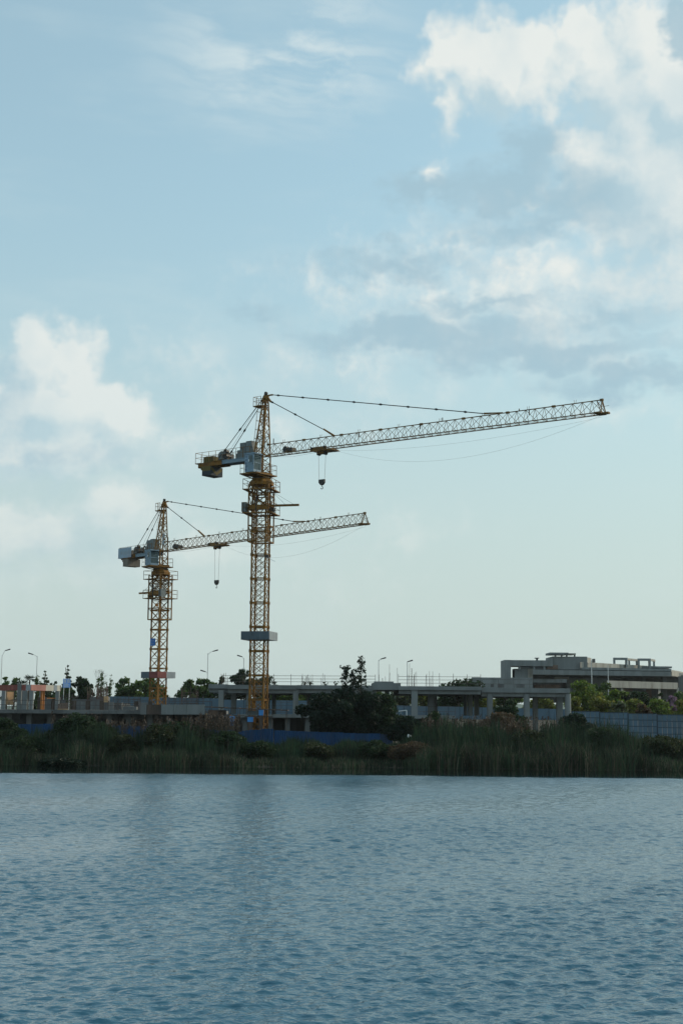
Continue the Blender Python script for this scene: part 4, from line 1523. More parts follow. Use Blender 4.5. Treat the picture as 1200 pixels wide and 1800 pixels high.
# ------------------------------------------------------------------ unfinished building at the right
def far_building():
    Y0 = 282.0
    o = at(1040, 1240, Y0)
    root = thing('unfinished_building', 'unfinished grey concrete building with terraces and roof frames at the right', 'building', (o.x, Y0, 4.0))
    C, C_SUN, CD, BR = 'concrete', 'concrete_sunlit', 'concrete_dark', 'brick_infill'

    def pb(name, x0, y0, x1, y1, dy, depth, m_=C, par=None):
        m = MB()
        px_box(m, x0, y0, x1, y1, Y0 + dy, depth)
        m.v = [(x - o.x, y - Y0, z - 4.0) for x, y, z in m.v]
        return m.build(name, m_, par or root)

    def pp(name, plan, py0, py1, pxr, m_=C, bottoms=None):
        """prism over a plan of (px, dy) points; heights taken at the first point"""
        pl = [(X_(px, Y0 + dy) - o.x, dy) for px, dy in plan]
        z1 = Z_(pxr, py0, Y0 + plan[0][1]) - 4.0
        z0 = Z_(pxr, py1, Y0 + plan[0][1]) - 4.0
        return MB().prism(pl, z0, z1).build(name, m_, root)

    # left block with slot openings
    pb('wall', 887, 1160, 898, 1216, 0, 7)
    pb('roof_beam', 898.1, 1160.5, 972, 1171, 0, 7)
    pb('column', 911.5, 1171.2, 914.5, 1178, .2, .8)
    pb('column', 938, 1171.2, 941, 1178, .2, .8)
    pb('column', 955.5, 1171.2, 959, 1178, .2, .8)
    pb('wall', 904.5, 1175.5, 928, 1216, 1.2, 4)
    pb('lit_return', 928.1, 1175.5, 936.5, 1200, .9, 4, C_SUN)
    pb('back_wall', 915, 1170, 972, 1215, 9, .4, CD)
    pb('recessed_panel', 961, 1169, 981, 1176.5, 1.2, .5, 'brick_infill')
    v = pb('roof_vent', 943, 1157.5, 946, 1160.4, 2, .6, CD)
    pb('vent_cap', 941, 1156, 948, 1157.4, 1.8, 1.2, CD, v)
    # stepped penthouse
    pb('penthouse', 972.2, 1154, 1033, 1177, 2.5, 10)
    pp('penthouse_lit_return', [(1033.1, 2.6), (1040, 6), (1040, 12), (1033.1, 12)], 1155.5, 1166, 1036, C_SUN)
    rs_ = pb('penthouse_roof', 967, 1147, 1000, 1150.5, 1.5, 6)
    pb('penthouse_roof', 1000.2, 1148.2, 1013, 1150.6, 2.4, 5, C_SUN)
    for x in (976, 987, 996, 1010):
        pb('roof_post', x, 1150.7, x + 2.2, 1153.9, 2.8, .6)
    pb('chimney', 1043, 1158, 1047, 1164.5, 6, 1.2, CD)
    # sunlit terrace parapet, running back to the right
    pp('terrace_parapet', [(1020.5, 1.5), (1177, 29), (1177, 30), (1020.5, 2.5)], 1163.5, 1173.5, 1021, C_SUN)
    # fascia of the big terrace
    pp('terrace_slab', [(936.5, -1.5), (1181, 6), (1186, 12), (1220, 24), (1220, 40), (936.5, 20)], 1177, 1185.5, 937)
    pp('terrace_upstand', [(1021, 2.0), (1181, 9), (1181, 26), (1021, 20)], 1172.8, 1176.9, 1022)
    pp('terrace_end', [(1181.3, 5.9), (1224, 38), (1224, 39.5), (1182, 8)], 1177.5, 1188, 1182, C_SUN)
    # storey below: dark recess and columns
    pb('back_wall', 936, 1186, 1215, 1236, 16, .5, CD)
    for x, w in ((962, 3), (1000, 4), (1045, 4), (1130, 5), (1165, 7)):
        pb('column', x, 1187.2, x + w, 1236, 11, 1.0)
    pb('rail_wall', 975, 1190, 1000, 1194.5, 8, .4, C_SUN)
    pb('window_band', 942, 1187, 958, 1192, 6, .3, 'concrete_dark')
    pb('low_parapet', 937, 1193.5, 996, 1200, 1.0, .5)
    pb('infill_wall', 940, 1203.5, 985, 1212, 4, .5, BR)
    pb('wall', 996, 1192, 1067, 1236, 9, .6, C)
    # annex on the left with a row of small openings
    pb('annex_wall', 829, 1191, 936, 1202.5, -6, .5)
    pb('annex_base', 829, 1208.5, 936, 1222, -6, .5)
    for a, b in ((829, 842), (846, 862), (868, 874), (886, 907), (922, 936)):
        pb('annex_pier', a, 1202.4, b, 1208.6, -5.99, .48)
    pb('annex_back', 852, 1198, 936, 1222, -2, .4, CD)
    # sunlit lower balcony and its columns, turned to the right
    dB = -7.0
    pp('balcony', [(1067, dB), (1192, dB + 15), (1192, dB + 16), (1067, dB + 1.0)], 1196.2, 1208.3, 1068, C_SUN)
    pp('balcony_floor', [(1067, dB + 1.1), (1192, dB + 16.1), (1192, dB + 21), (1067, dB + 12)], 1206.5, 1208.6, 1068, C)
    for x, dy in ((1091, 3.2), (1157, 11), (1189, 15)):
        pp('balcony_column', [(x, dB + dy), (x + 4.2, dB + dy + .6), (x + 4.2, dB + dy + 1.2), (x, dB + dy + .8)], 1208.8, 1236, x + 2, C_SUN)
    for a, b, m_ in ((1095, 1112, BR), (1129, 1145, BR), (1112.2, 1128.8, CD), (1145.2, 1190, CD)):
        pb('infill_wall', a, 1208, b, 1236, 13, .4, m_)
    # frames on the roof
    fr = [(1080, 1104, 1156, 14, C), (1123, 1145, 1157.5, 17, C)]
    for a, b, t, dy, m_ in fr:
        f = pb('roof_frame', a, t, b, t + 4, dy, 1.0)
        for x, w in ((a, 2.5), (b - 3, 3)):
            pb('frame_post', x, t + 4.05, x + w, t + 17, dy, 1.0, C, f)
    for a, b, t, dy in ((1104.2, 1122.5, 1157, 15.5), (1145.2, 1153, 1158, 18)):
        f = pp('roof_frame', [(a, dy), (b, dy + 5), (b, dy + 6.5), (a, dy + 2)], t, t + 3.6, a, C_SUN)
        for x in ((a + 2, b - 3) if b - a > 10 else (b - 3,)):
            pb('frame_post', x, t + 3.5, x + 2.2, t + 17, dy + 5, .8, C, f)
    pb('roof_slab', 1060, 1171, 1182, 1174, 20, 12, C)
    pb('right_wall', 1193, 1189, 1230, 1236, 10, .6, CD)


far_building()


# ------------------------------------------------------------------ street lamps, poles, signs
def street_lamp(label, px, y_top, Y, arm, y_base=1236, head2=None):
    b = at(px, y_base, Y)
    t = at(px, y_top, Y)
    gzv = gz(b.x, Y)
    root = thing('street_lamp', label, 'street lamp', (b.x, Y, gzv), 0, 'street lamps along the road behind the site')
    h = t.z - gzv
    dx = t.x - b.x
    MB().bar((0, 0, 0), (dx * .0, 0, h), .08, 10, .05).build('pole', 'lamp_white', root)
    def arm_(z, L2, rise):
        pts = [(0, 0, z - .2)] + [(L2 * f, 0, z - .2 + rise * math.sin(f * math.pi / 2)) for f in (.25, .5, .75, 1)]
        ar = MB().path(pts, .034, 6).build('arm', 'lamp_white', root)
        e = pts[-1]
        s = 1 if L2 > 0 else -1
        MB().bar((e[0] - s * .1, 0, e[2] - .03), (e[0] + s * .75, 0, e[2] + .22), .07, 8, .11).build('lamp_head', 'lamp_head', ar)
    if arm:
        arm_(h, arm[0], arm[1])
    if head2:
        arm_(h * head2[0], head2[1], head2[2])
    return root


street_lamp('tall street lamp at the left edge above the red formwork', 1, 1152, 235, (.55, 1.0))
street_lamp('street lamp arm pointing left, behind the red formwork frame', 63, 1153, 235, (-.75, .45))
street_lamp('two-armed street lamp between the two cranes', 364, 1148.5, 230, (.85, .55), head2=(.70, -.40, .25))
street_lamp('street lamp just left of the tall crane mast', 427.5, 1157, 232, (-.35, .45))
street_lamp('street lamp right of the tall poplar tip over the roof', 665, 1160, 225, (.40, .35))
street_lamp('short-armed street lamp above the roof rebar', 715.5, 1163, 225, (.10, .2))
street_lamp('pale lamp post left of the other before the unfinished building', 1040, 1161, 190, None, 1240)
street_lamp('pale lamp post with small box before the sunlit balcony', 1069, 1169, 185, None, 1240)


def sign_board():
    Y0 = 200
    c = at(116, 1240, Y0)
    root = thing('sign_board', 'bright blue sign board with two large white characters before the conifer', 'sign', (c.x, Y0, DECK_Z - .5))
    zz = lambda py: Z_(116, py, Y0) - DECK_Z + .5
    L_ = lambda px: X_(px, Y0) - c.x
    bd = MB().box(L_(109.5), 0, zz(1208.8), L_(122.5), .08, zz(1193.2)).build('board', 'sign_blue_bright', root)
    rnd = random.Random(4)
    m = MB()
    for x0 in (110.8, 116.9):
        a, b = L_(x0), L_(x0 + 4.6)
        w = b - a
        z0, z1 = zz(1199.8), zz(1194.4)
        h = z1 - z0
        for f in (.08, .5, .9):
            MB().box(a, -.012, z0 + h * f - .035, b, -.002, z0 + h * f + .035).build('stroke', 'sign_white', bd)
        for f in (.22, .7):
            MB().box(a + w * f - .035, -.022, z0, a + w * f + .035, -.013, z1).build('stroke', 'sign_white', bd)
    for i in range(4):
        z = zz(1207.4 - i * 1.75)
        MB().box(L_(110.6), -.012, z - .03, L_(121 - (i % 2) * 2), -.002, z + .03).build('line_of_writing', 'sign_white', bd)
    for x in (111, 121):
        MB().bar((L_(x), .12, 0), (L_(x), .12, zz(1194)), .05, 6).build('post', 'lamp_white', root)


sign_board()


def small_things():
    # leaning white board, overgrown
    Y0 = 133.0
    c = at(702, 1270, Y0)
    root = thing('discarded_board', 'overgrown whitish board frame leaning in the bushes right of the dark bush', 'board', (c.x, Y0, c.z))
    k_ = 1 / 18.6
    P_ = lambda px, py: ((px - 702) * k_, 0, (1270 - py) * k_)
    a, b, c_, d = P_(689, 1252), P_(714, 1249), P_(714.5, 1266), P_(691, 1267)
    for p, q in ((a, b), (a, d), (b, c_)):
        MB().bar(p, q, .06).build('frame_bar', 'sign_white', root)
    m = MB()
    p1, p2, p3, p4 = P_(695, 1251.6), P_(700, 1260), P_(699, 1262), P_(692.5, 1253)
    m.add([p1, p2, p3, p4] + [(x, .03, z) for x, y, z in (p1, p2, p3, p4)], [(0, 1, 2, 3), (7, 6, 5, 4), (0, 4, 5, 1), (1, 5, 6, 2), (2, 6, 7, 3), (3, 7, 4, 0)])
    m.build('torn_sheet', 'belt_grey', root)
    for p, q in ((P_(693, 1253), P_(703, 1267)), (P_(705, 1252), P_(701, 1266)), (P_(703, 1253), P_(708, 1262))):
        MB().bar(p, q, .028).build('broken_lath', 'belt_grey', root)
    # small white bag on the bank
    Y0 = 125.4
    c = at(718.5, 1296, Y0)
    root = thing('plastic_bag', 'small white plastic bag caught in the dry reeds', 'bag', (c.x, Y0, c.z))
    rnd = random.Random(2)
    def blob(cx, cz, rx, rz_):
        m = MB()
        vs, fs = [], []
        nu, nv = 8, 5
        for j in range(nv + 1):
            ph = math.pi * j / nv
            for i in range(nu):
                t = 2 * math.pi * i / nu
                s = rnd.uniform(.8, 1.15)
                vs.append((cx + rx * s * math.sin(ph) * math.cos(t), .1 * s * math.sin(ph) * math.sin(t), cz + rz_ * math.cos(ph)))
        for j in range(nv):
            for i in range(nu):
                fs.append((j * nu + i, j * nu + (i + 1) % nu, (j + 1) * nu + (i + 1) % nu, (j + 1) * nu + i))
        return m.add(vs, fs)
    blob(-.05, .12, .11, .16).build('bag_body', 'sign_white', root)
    blob(.12, .10, .07, .11).build('bag_handle', 'sign_white', root)
    # small blue and white sign between the round columns
    Y0 = 196
    c = at(938, 1246, Y0)
    root = thing('road_sign', 'small blue and white road sign on a pale pole between the round columns', 'sign', (c.x, Y0, gz(c.x, Y0)))
    h = Z_(938, 1226, Y0) - gz(c.x, Y0)
    MB().bar((.27, .05, 0), (.27, .05, h + .2), .07, 8).build('pole', 'lamp_white', root)
    MB().box(-.22, 0, h - .75, .2, .04, h).build('plate', 'sign_blue_bright', root)
    MB().box(-.12, -.01, h - .45, .1, -.002, h - .2).build('white_field', 'sign_white', root)


small_things()
# ------------------------------------------------------------------ vegetation
def leaves_mesh(name, C, size, colr, rng, var=.35, flat=0.0, m_='leaf', long=1.7, up=None):
    """one small folded leaf (a rhombus) round every point of C"""
    n_ = len(C)
    a = rng.normal(size=(n_, 3))
    if up is not None:
        a = a * (1 - up) + np.array([0, 0, 1.0]) * up * 2
    a /= np.linalg.norm(a, axis=1)[:, None]
    b = rng.normal(size=(n_, 3))
    b -= (b * a).sum(1)[:, None] * a
    b /= np.linalg.norm(b, axis=1)[:, None]
    s = size * rng.uniform(.6, 1.35, n_)[:, None]
    V = np.stack([C - a * s * long * .5, C + b * s * .5, C + a * s * long * .5, C - b * s * .5], 1).reshape(-1, 3)
    Q = np.arange(n_ * 4).reshape(-1, 4)
    t = np.asarray(colr)[None, :] * rng.uniform(1 - var, 1 + var, (n_, 1))
    t = t * (1 + rng.normal(0, .07, (n_, 3)))
    T = np.repeat(np.clip(t, 0, 1), 4, 0)
    return np_mesh(name, V, Q, m_, T)


def clump_points(rng, clumps, dens):
    out = []
    for (x, y, z, r) in clumps:
        k_ = max(6, int(dens * r * r))
        d = rng.normal(size=(k_, 3))
        d /= np.linalg.norm(d, axis=1)[:, None]
        rad = r * rng.random(k_)[:, None] ** .45
        out.append(np.array([x, y, z]) + d * rad * np.array([1, 1, .8]))
    return np.concatenate(out)


def trunk_mesh(h, r, limbs, rng, top=.75):
    m = MB()
    p = Vector((0, 0, -.3))
    pts = [p]
    for i in range(1, 5):
        pts.append(Vector((rng.normal(0, .03) * h, rng.normal(0, .03) * h, h * top * i / 4)))
    for i in range(4):
        m.bar(pts[i], pts[i + 1], r * (1 - .2 * i), 7, r * (1 - .2 * (i + 1)))
    for (x, y, z, rr) in limbs:
        f = min(.95, max(.25, z / (h * top) * .7))
        k_ = min(3, int(f * 4))
        st = pts[k_].lerp(pts[k_ + 1], f * 4 - k_)
        mid = st.lerp(Vector((x, y, z)), .55) + Vector((0, 0, .05 * h))
        m.bar(st, mid, r * .35, 5, r * .22)
        m.bar(mid, Vector((x, y, z)), r * .22, 5, r * .08)
    return m


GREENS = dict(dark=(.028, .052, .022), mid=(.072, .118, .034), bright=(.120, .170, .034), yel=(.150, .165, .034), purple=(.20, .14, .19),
              pale=(.095, .118, .062), dusk=(.014, .030, .018), brown=(.085, .060, .035), olive=(.040, .052, .022))


def fit(C, h, r_):
    C[:, 2] *= h / np.percentile(C[:, 2], 99.7)
    C[:, :2] *= r_ / np.percentile(np.abs(C[:, :2]), 98.5)
    return C


def plant(name, label, cat, px, top, w_px, Y, kind, green, seed, group=None, base_z=None, leaf=None, dens=None):
    rng = np.random.default_rng(seed)
    t = at(px, top, Y)
    z0 = gz(t.x, Y) if base_z is None else base_z
    h = t.z - z0
    r_ = w_px / 2 * Y * .995 / F_PX
    root = thing(name, label, cat, (t.x, Y, z0), 0, group)
    colr = GREENS[green]
    if kind == 'broad':
        r_ *= 1.12
    part = 'crown' if cat == 'tree' else 'foliage'
    stem = 'trunk' if cat == 'tree' else 'stem'
    clumps = []
    if kind in ('broad', 'bush', 'round'):
        lo = {'broad': .12, 'bush': .02, 'round': .15}[kind]
        nC = {'broad': 26, 'bush': 46, 'round': 40}[kind]
        zc, rz_ = h * (1 + lo) / 2, h * (1 - lo) / 2
        for i in range(nC):
            d = rng.normal(size=3)
            d /= np.linalg.norm(d)
            f = rng.random() ** .4 * .82
            jit = 1 + rng.normal(0, .10 if kind != 'round' else .03)
            cr = r_ * rng.uniform(.20, .38) if kind != 'round' else r_ * rng.uniform(.22, .32)
            zz = zc + d[2] * (rz_ - cr * .5) * f * jit
            pinch = 1.0 if d[2] < 0.2 or kind == 'round' else 1 - .25 * d[2]
            clumps.append((d[0] * (r_ - cr * .5) * f * jit * pinch, d[1] * r_ * f * jit * pinch, max(cr * .4, zz), cr))
        mult = {'broad': 62, 'bush': 90, 'round': 120}[kind]
        lf = leaf or .26
        C = clump_points(rng, clumps, dens or mult / (lf * lf) * .30)
        C = fit(C, h, r_)
        me = leaves_mesh(part, C, lf, colr, rng)
        tk = trunk_mesh(h, .035 * h if cat == 'tree' else .03, clumps[:9], rng)
    elif kind == 'conifer':
        pts = []
        m_t = 13
        for i in range(m_t):
            f = i / (m_t - 1)
            z = h * (.12 + .86 * f)
            rr = r_ * (1 - f) ** .8 + .06
            for j in range(max(3, int(9 * (1 - f)) + 2)):
                a = rng.random() * 6.28
                clumps.append((rr * .75 * math.cos(a), rr * .75 * math.sin(a), z - .12 * rr, max(.12, rr * .42)))
        lf = leaf or .20
        C = clump_points(rng, clumps, 420)
        me = leaves_mesh(part, C, lf, colr, rng)
        tk = trunk_mesh(h, .03 * h, clumps[::9], rng, .95)
    elif kind in ('sparse', 'spire'):
        tips = []
        ns = 4 if kind == 'sparse' else 1
        for i in range(ns):
            tips.append((rng.uniform(-1, 1) * r_ * .7 if ns > 1 else r_ * .1, rng.normal() * r_ * .3, h * (1 if i == 0 else rng.uniform(.7, .95))))
        pts = []
        m = MB()
        for (x, y, z) in tips:
            m.bar((0, 0, -.2), (x * .4, y * .4, z * .5), .05, 5, .035)
            m.bar((x * .4, y * .4, z * .5), (x, y, z), .035, 5, .012)
            k_ = int(20 * h / 4) if kind == 'sparse' else int(44 * h / 4)
            for q in range(k_):
                f = rng.uniform(.25, 1.0) if kind == 'sparse' else rng.uniform(.60, 1.0)
                c = np.array([x * .4 + (x - x * .4) * max(0, 2 * f - 1), y * f, z * f])
                e = c + rng.normal(size=3) * np.array([.36, .36, .22]) * r_ * (1.15 - f * .85) * (.9 if kind == 'sparse' else 1.5)
                if q % 3 == 0:
                    m.bar(c - np.array([0, 0, .15]), e, .012, 4, .006)
                pts.append(e + rng.normal(size=(5, 3)) * .10)
        C = np.concatenate(pts)
        me = leaves_mesh(part, C, leaf or .17, colr, rng)
        tk = m
    elif kind == 'bare':
        m = MB()
        def grow(p, d, l, rr, n_):
            q = p + d * l
            m.bar(p, q, rr, 4, rr * .7)
            if n_:
                for _ in range(3):
                    e = Vector(rng.normal(size=3)) * .35
                    grow(q, (d + e + Vector((0, 0, .2))).normalized(), l * .72, rr * .6, n_ - 1)
        grow(Vector((0, 0, 0)), Vector((0, 0, 1)), h * .36, .05, 4)
        m.build('trunk', 'bark', root)
        return root
    elif kind == 'palm':
        m = MB()
        V, Q, T = [], [], []
        heads = [(0, 0, h * .82, r_)]
        if r_ > 1.2:
            heads = [(-r_ * .35, 0, h * .74, r_ * .7), (r_ * .3, .4, h * .86, r_ * .75), (0, -.3, h * .60, r_ * .6)]
        for (hx, hy, hz2, hr) in heads:
            m.bar((hx * .3, hy, -.2), (hx, hy, hz2), .16, 7, .11)
            for i in range(26):
                a = rng.random() * 6.28
                el_ = rng.uniform(-.5, 1.2)
                d = np.array([math.cos(a) * math.cos(el_), math.sin(a) * math.cos(el_), math.sin(el_)])
                side = np.array([-math.sin(a), math.cos(a), 0])
                for j in range(12):
                    sp = rng.uniform(-.55, .55)
                    tip = np.array([hx, hy, hz2]) + (d + side * sp) * hr * rng.uniform(.75, 1.05) + np.array([0, 0, -.25 * hr * rng.random()])
                    st = np.array([hx, hy, hz2]) + d * hr * .35
                    wv = side * .045 + np.array([0, 0, .03])
                    o_ = len(V)
                    V += [st - wv, st + wv, tip + wv * .2, tip - wv * .2]
                    Q.append((o_, o_ + 1, o_ + 2, o_ + 3))
                    T += [np.array(colr) * rng.uniform(.7, 1.3)] * 4
        me = np_mesh(part, np.array(V), np.array(Q), 'leaf', np.array(T))
        tk = m
    link(part, me, root)
    tk.build(stem, 'bark', root)
    return root


G_BACK = 'trees behind the building site'
TREES = [
    ('small dark tree at the left edge above the red formwork', 13, 1191, 26, 222, 'broad', 'mid'),
    ('pale-trunked small tree between the left edge and the dark palms', 26, 1192, 22, 226, 'broad', 'mid'),
    ('feathery pale conifer right of the second street lamp', 80, 1179, 38, 224, 'conifer', 'pale'),
    ('thin loose tree right beside the second street lamp', 69, 1184, 16, 220, 'sparse', 'mid'),
    ('low dark treetop behind the right end of the red formwork', 95, 1199, 16, 218, 'broad', 'dark'),
    ('narrow dark green conifer behind the blue sign board', 119.5, 1169, 30, 214, 'conifer', 'dark'),
    ('loose shrubby tree below the blue sign board', 117, 1206, 34, 212, 'broad', 'mid'),
    ('round dense dark tree right of the blue sign board', 148, 1191, 34, 212, 'round', 'dark'),
    ('bare leafless sapling right of the round dark tree', 163, 1176, 14, 216, 'bare', 'dark'),
    ('spindly sparse sapling over the dense rebar cage', 178, 1180, 20, 208, 'sparse', 'mid'),
    ('bent sparse sapling left of the leafy trees by the shorter crane', 192, 1186, 14, 210, 'sparse', 'mid'),
    ('leafy green tree left of the shorter crane', 222, 1193, 40, 214, 'broad', 'mid'),
    ('leafy green tree directly left of the shorter crane mast', 245, 1197, 30, 218, 'broad', 'bright'),
    ('leafy tree behind the shorter crane mast', 265, 1191, 36, 214, 'broad', 'mid'),
    ('low leafy tree peeking right of the shorter crane mast', 286, 1205, 20, 216, 'broad', 'mid'),
    ('leafy tree behind the rebar cage between the cranes', 335, 1196, 38, 212, 'broad', 'mid'),
    ('leafy tree behind the two-armed street lamp', 362, 1194, 42, 214, 'broad', 'mid'),
    ('dark tree over the left end of the flat roof', 394, 1191, 30, 206, 'broad', 'dark'),
    ('tallest dark tree behind the tall crane mast', 427, 1178, 56, 208, 'broad', 'dark'),
    ('dark tree right behind the tall crane mast', 460, 1190, 36, 208, 'broad', 'dark'),
    ('yellowish tree seen through the open frame right of the tall crane', 490, 1207, 44, 214, 'broad', 'bright'),
    ('green tree seen through the open frame near the rebar columns', 530, 1208, 44, 214, 'broad', 'bright'),
    ('green tree seen through the open frame close to the dark bush', 570, 1207, 46, 214, 'broad', 'mid'),
    ('green tree mostly hidden behind the dark bush', 640, 1209, 60, 214, 'broad', 'mid'),
    ('pale green tree in the bay left of the first front column', 705, 1211, 46, 214, 'broad', 'pale'),
    ('yellow-green tree in the bay between the two square front columns', 742, 1210, 36, 214, 'broad', 'yel'),
    ('dark tree rising above the flat roof right of its rebar', 808, 1195, 66, 206, 'broad', 'dark'),
    ('dark tree in the bay left of the first round column', 790, 1213, 44, 214, 'broad', 'mid'),
    ('yellow-green tree behind the first round column', 845, 1214, 44, 214, 'broad', 'yel'),
    ('green tree in the bay between the first two round columns', 893, 1215, 50, 216, 'broad', 'mid'),
    ('yellow-green bushy tree in the bay left of the last column', 950, 1226, 46, 206, 'broad', 'yel'),
]
for i, (lab, px, top, w, Y, kind, gr) in enumerate(TREES):
    plant('conifer_tree' if kind == 'conifer' else 'leafy_tree', lab, 'tree', px, top, w, Y, kind, gr, 100 + i, G_BACK, leaf=.30 if kind == 'broad' else None)
plant('palm_tree', 'dark palm group with fan crowns left of the second street lamp', 'tree', 48, 1184, 30, 222, 'palm', 'dark', 61, G_BACK)
plant('palm_tree', 'small dark fan palm left of the palm group', 'tree', 34, 1190, 14, 220, 'palm', 'dark', 62, G_BACK)

G_RIGHT = 'garden trees below the unfinished building'
RIGHT = [
    ('tall bright green tree right of the last column', 1024, 1198, 52, 172, 'broad', 'bright'),
    ('low yellowish shrub tree at the corner of the last column', 1010, 1226, 24, 166, 'broad', 'yel'),
    ('dark green tree between the two pale lamp posts', 1056, 1201, 40, 182, 'broad', 'mid'),
    ('yellow-green tree below the left pale lamp post', 1056, 1222, 46, 164, 'broad', 'yel'),
    ('bright green tree right of the right pale lamp post', 1083, 1213, 36, 178, 'broad', 'bright'),
    ('dark green tree under the left end of the sunlit balcony', 1104, 1216, 44, 184, 'broad', 'dark'),
    ('olive green shrub tree left below the balcony', 1086, 1234, 34, 162, 'broad', 'pale'),
    ('yellow-green rounded tree below the middle of the balcony', 1112, 1230, 44, 164, 'broad', 'yel'),
    ('dark green tree under the middle of the sunlit balcony', 1134, 1218, 40, 184, 'broad', 'dark'),
    ('dull violet-tinged shrub between two yellow-green trees', 1130, 1238, 26, 160, 'broad', 'brown'),
    ('bright yellow-green tree left of the purple flowering tree', 1152, 1230, 46, 164, 'broad', 'bright'),
    ('purple flowering tree near the right edge', 1177, 1225, 32, 166, 'broad', 'purple'),
    ('dark green tree at the right edge under the balcony end', 1193, 1217, 36, 180, 'broad', 'mid'),
    ('yellow-green tree at the right edge above the hoarding', 1199, 1232, 36, 162, 'broad', 'yel'),
    ('dark shrub tree behind the purple flowering tree', 1162, 1220, 32, 186, 'broad', 'dark'),
]
for i, (lab, px, top, w, Y, kind, gr) in enumerate(RIGHT):
    plant('garden_tree', lab, 'tree', px, top, w, Y, kind, gr, 300 + i, G_RIGHT, base_z=2.6, leaf=.24)

# the dark bush before the middle of the frame
BUSH = [
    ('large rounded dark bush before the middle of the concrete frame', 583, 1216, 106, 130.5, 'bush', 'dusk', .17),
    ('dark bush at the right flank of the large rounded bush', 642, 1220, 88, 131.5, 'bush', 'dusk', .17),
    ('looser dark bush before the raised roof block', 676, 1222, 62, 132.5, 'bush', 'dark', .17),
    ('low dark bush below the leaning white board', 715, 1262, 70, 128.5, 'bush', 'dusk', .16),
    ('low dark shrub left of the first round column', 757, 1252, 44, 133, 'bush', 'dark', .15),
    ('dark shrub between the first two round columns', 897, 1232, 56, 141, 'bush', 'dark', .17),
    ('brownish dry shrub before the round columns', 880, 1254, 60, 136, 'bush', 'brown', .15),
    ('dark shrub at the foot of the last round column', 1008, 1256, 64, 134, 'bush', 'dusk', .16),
    ('leafy shrub clump on the bank at the left, taller than the reeds', 142, 1259, 100, 123, 'bush', 'dark', .15),
    ('dark leafy shrub at the far left on the bank', 15, 1266, 60, 124, 'bush', 'dark', .15),
    ('leafy shrub among the plumed reeds before the shorter crane', 318, 1271, 90, 123.5, 'bush', 'dark', .15),
    ('low dark leafy mat at the waterline on the left', 118, 1333, 84, 116.0, 'bush', 'dusk', .10),
    ('olive shrub rising from the reeds below the parapet panels', 280, 1276, 60, 120.5, 'bush', 'olive', .13),
    ('drooping dark shrub in the reeds left of the tall blue fence', 400, 1287, 64, 121, 'bush', 'dark', .13),
    ('small dark shrub in the reeds at the foot of the tall blue fence', 455, 1304, 50, 119.5, 'bush', 'dark', .12),
    ('low olive shrub below the middle of the low blue fence', 555, 1308, 60, 119.5, 'bush', 'olive', .12),
    ('low dark shrub below the right end of the low blue fence', 660, 1303, 64, 120, 'bush', 'dark', .12),
    ('brown dry shrub by the water below the white plastic bag', 725, 1306, 76, 118.5, 'bush', 'brown', .11),
    ('dark shrub in the reeds below the first round column', 850, 1280, 70, 122, 'bush', 'dark', .13),
    ('olive shrub in the reeds below the second round column', 935, 1285, 64, 121, 'bush', 'olive', .13),
    ('dark shrub in the reeds below the left part of the panel hoarding', 1060, 1281, 80, 121, 'bush', 'dark', .13),
    ('olive shrub in the reeds near the right edge', 1165, 1296, 80, 119.5, 'bush', 'olive', .13),
    ('dark shrub in the reeds below the left end fence', 48, 1296, 70, 120, 'bush', 'dark', .13),
    ('olive shrub in the reeds below the second stretch of blue fence', 218, 1293, 60, 119.5, 'bush', 'olive', .13),
]
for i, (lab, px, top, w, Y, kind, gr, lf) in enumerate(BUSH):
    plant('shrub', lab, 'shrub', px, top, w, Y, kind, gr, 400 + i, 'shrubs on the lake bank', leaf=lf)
plant('young_tree', 'slender young tree whose leafy tip is the highest point of the dark bush', 'tree', 633, 1157, 42, 131, 'spire', 'dusk', 502, 'slender young trees in the dark bush', leaf=.15)
plant('young_tree', 'slender young tree with a shorter tip at the left of the dark bush', 'tree', 606, 1172, 36, 131.3, 'spire', 'dusk', 503, 'slender young trees in the dark bush', leaf=.15)
plant('young_tree', 'short leafy shoot between the two slender tips of the dark bush', 'tree', 619, 1181, 46, 130.8, 'spire', 'dusk', 507, 'slender young trees in the dark bush', leaf=.15)
for i, (px, top, lab) in enumerate(((482, 1196.5, 'small weed on the roof edge right of the tall crane'), (535, 1198, 'weed growing on the roof under the left rebar'), (545, 1197, 'weed on the roof under the right rebar'),
                                    (572, 1199, 'weed on the roof left of the slender tree tips'), (462, 1192, 'leafy weed on the roof behind the tall crane'), (590, 1200, 'low weed on the roof beside the slender tree tips'))):
    plant('roof_weed', lab, 'weed', px, top, 16, 155, 'sparse', 'dark', 600 + i, 'weeds on the flat roof', base_z=Z_(px, 1204.5, 155), leaf=.12)


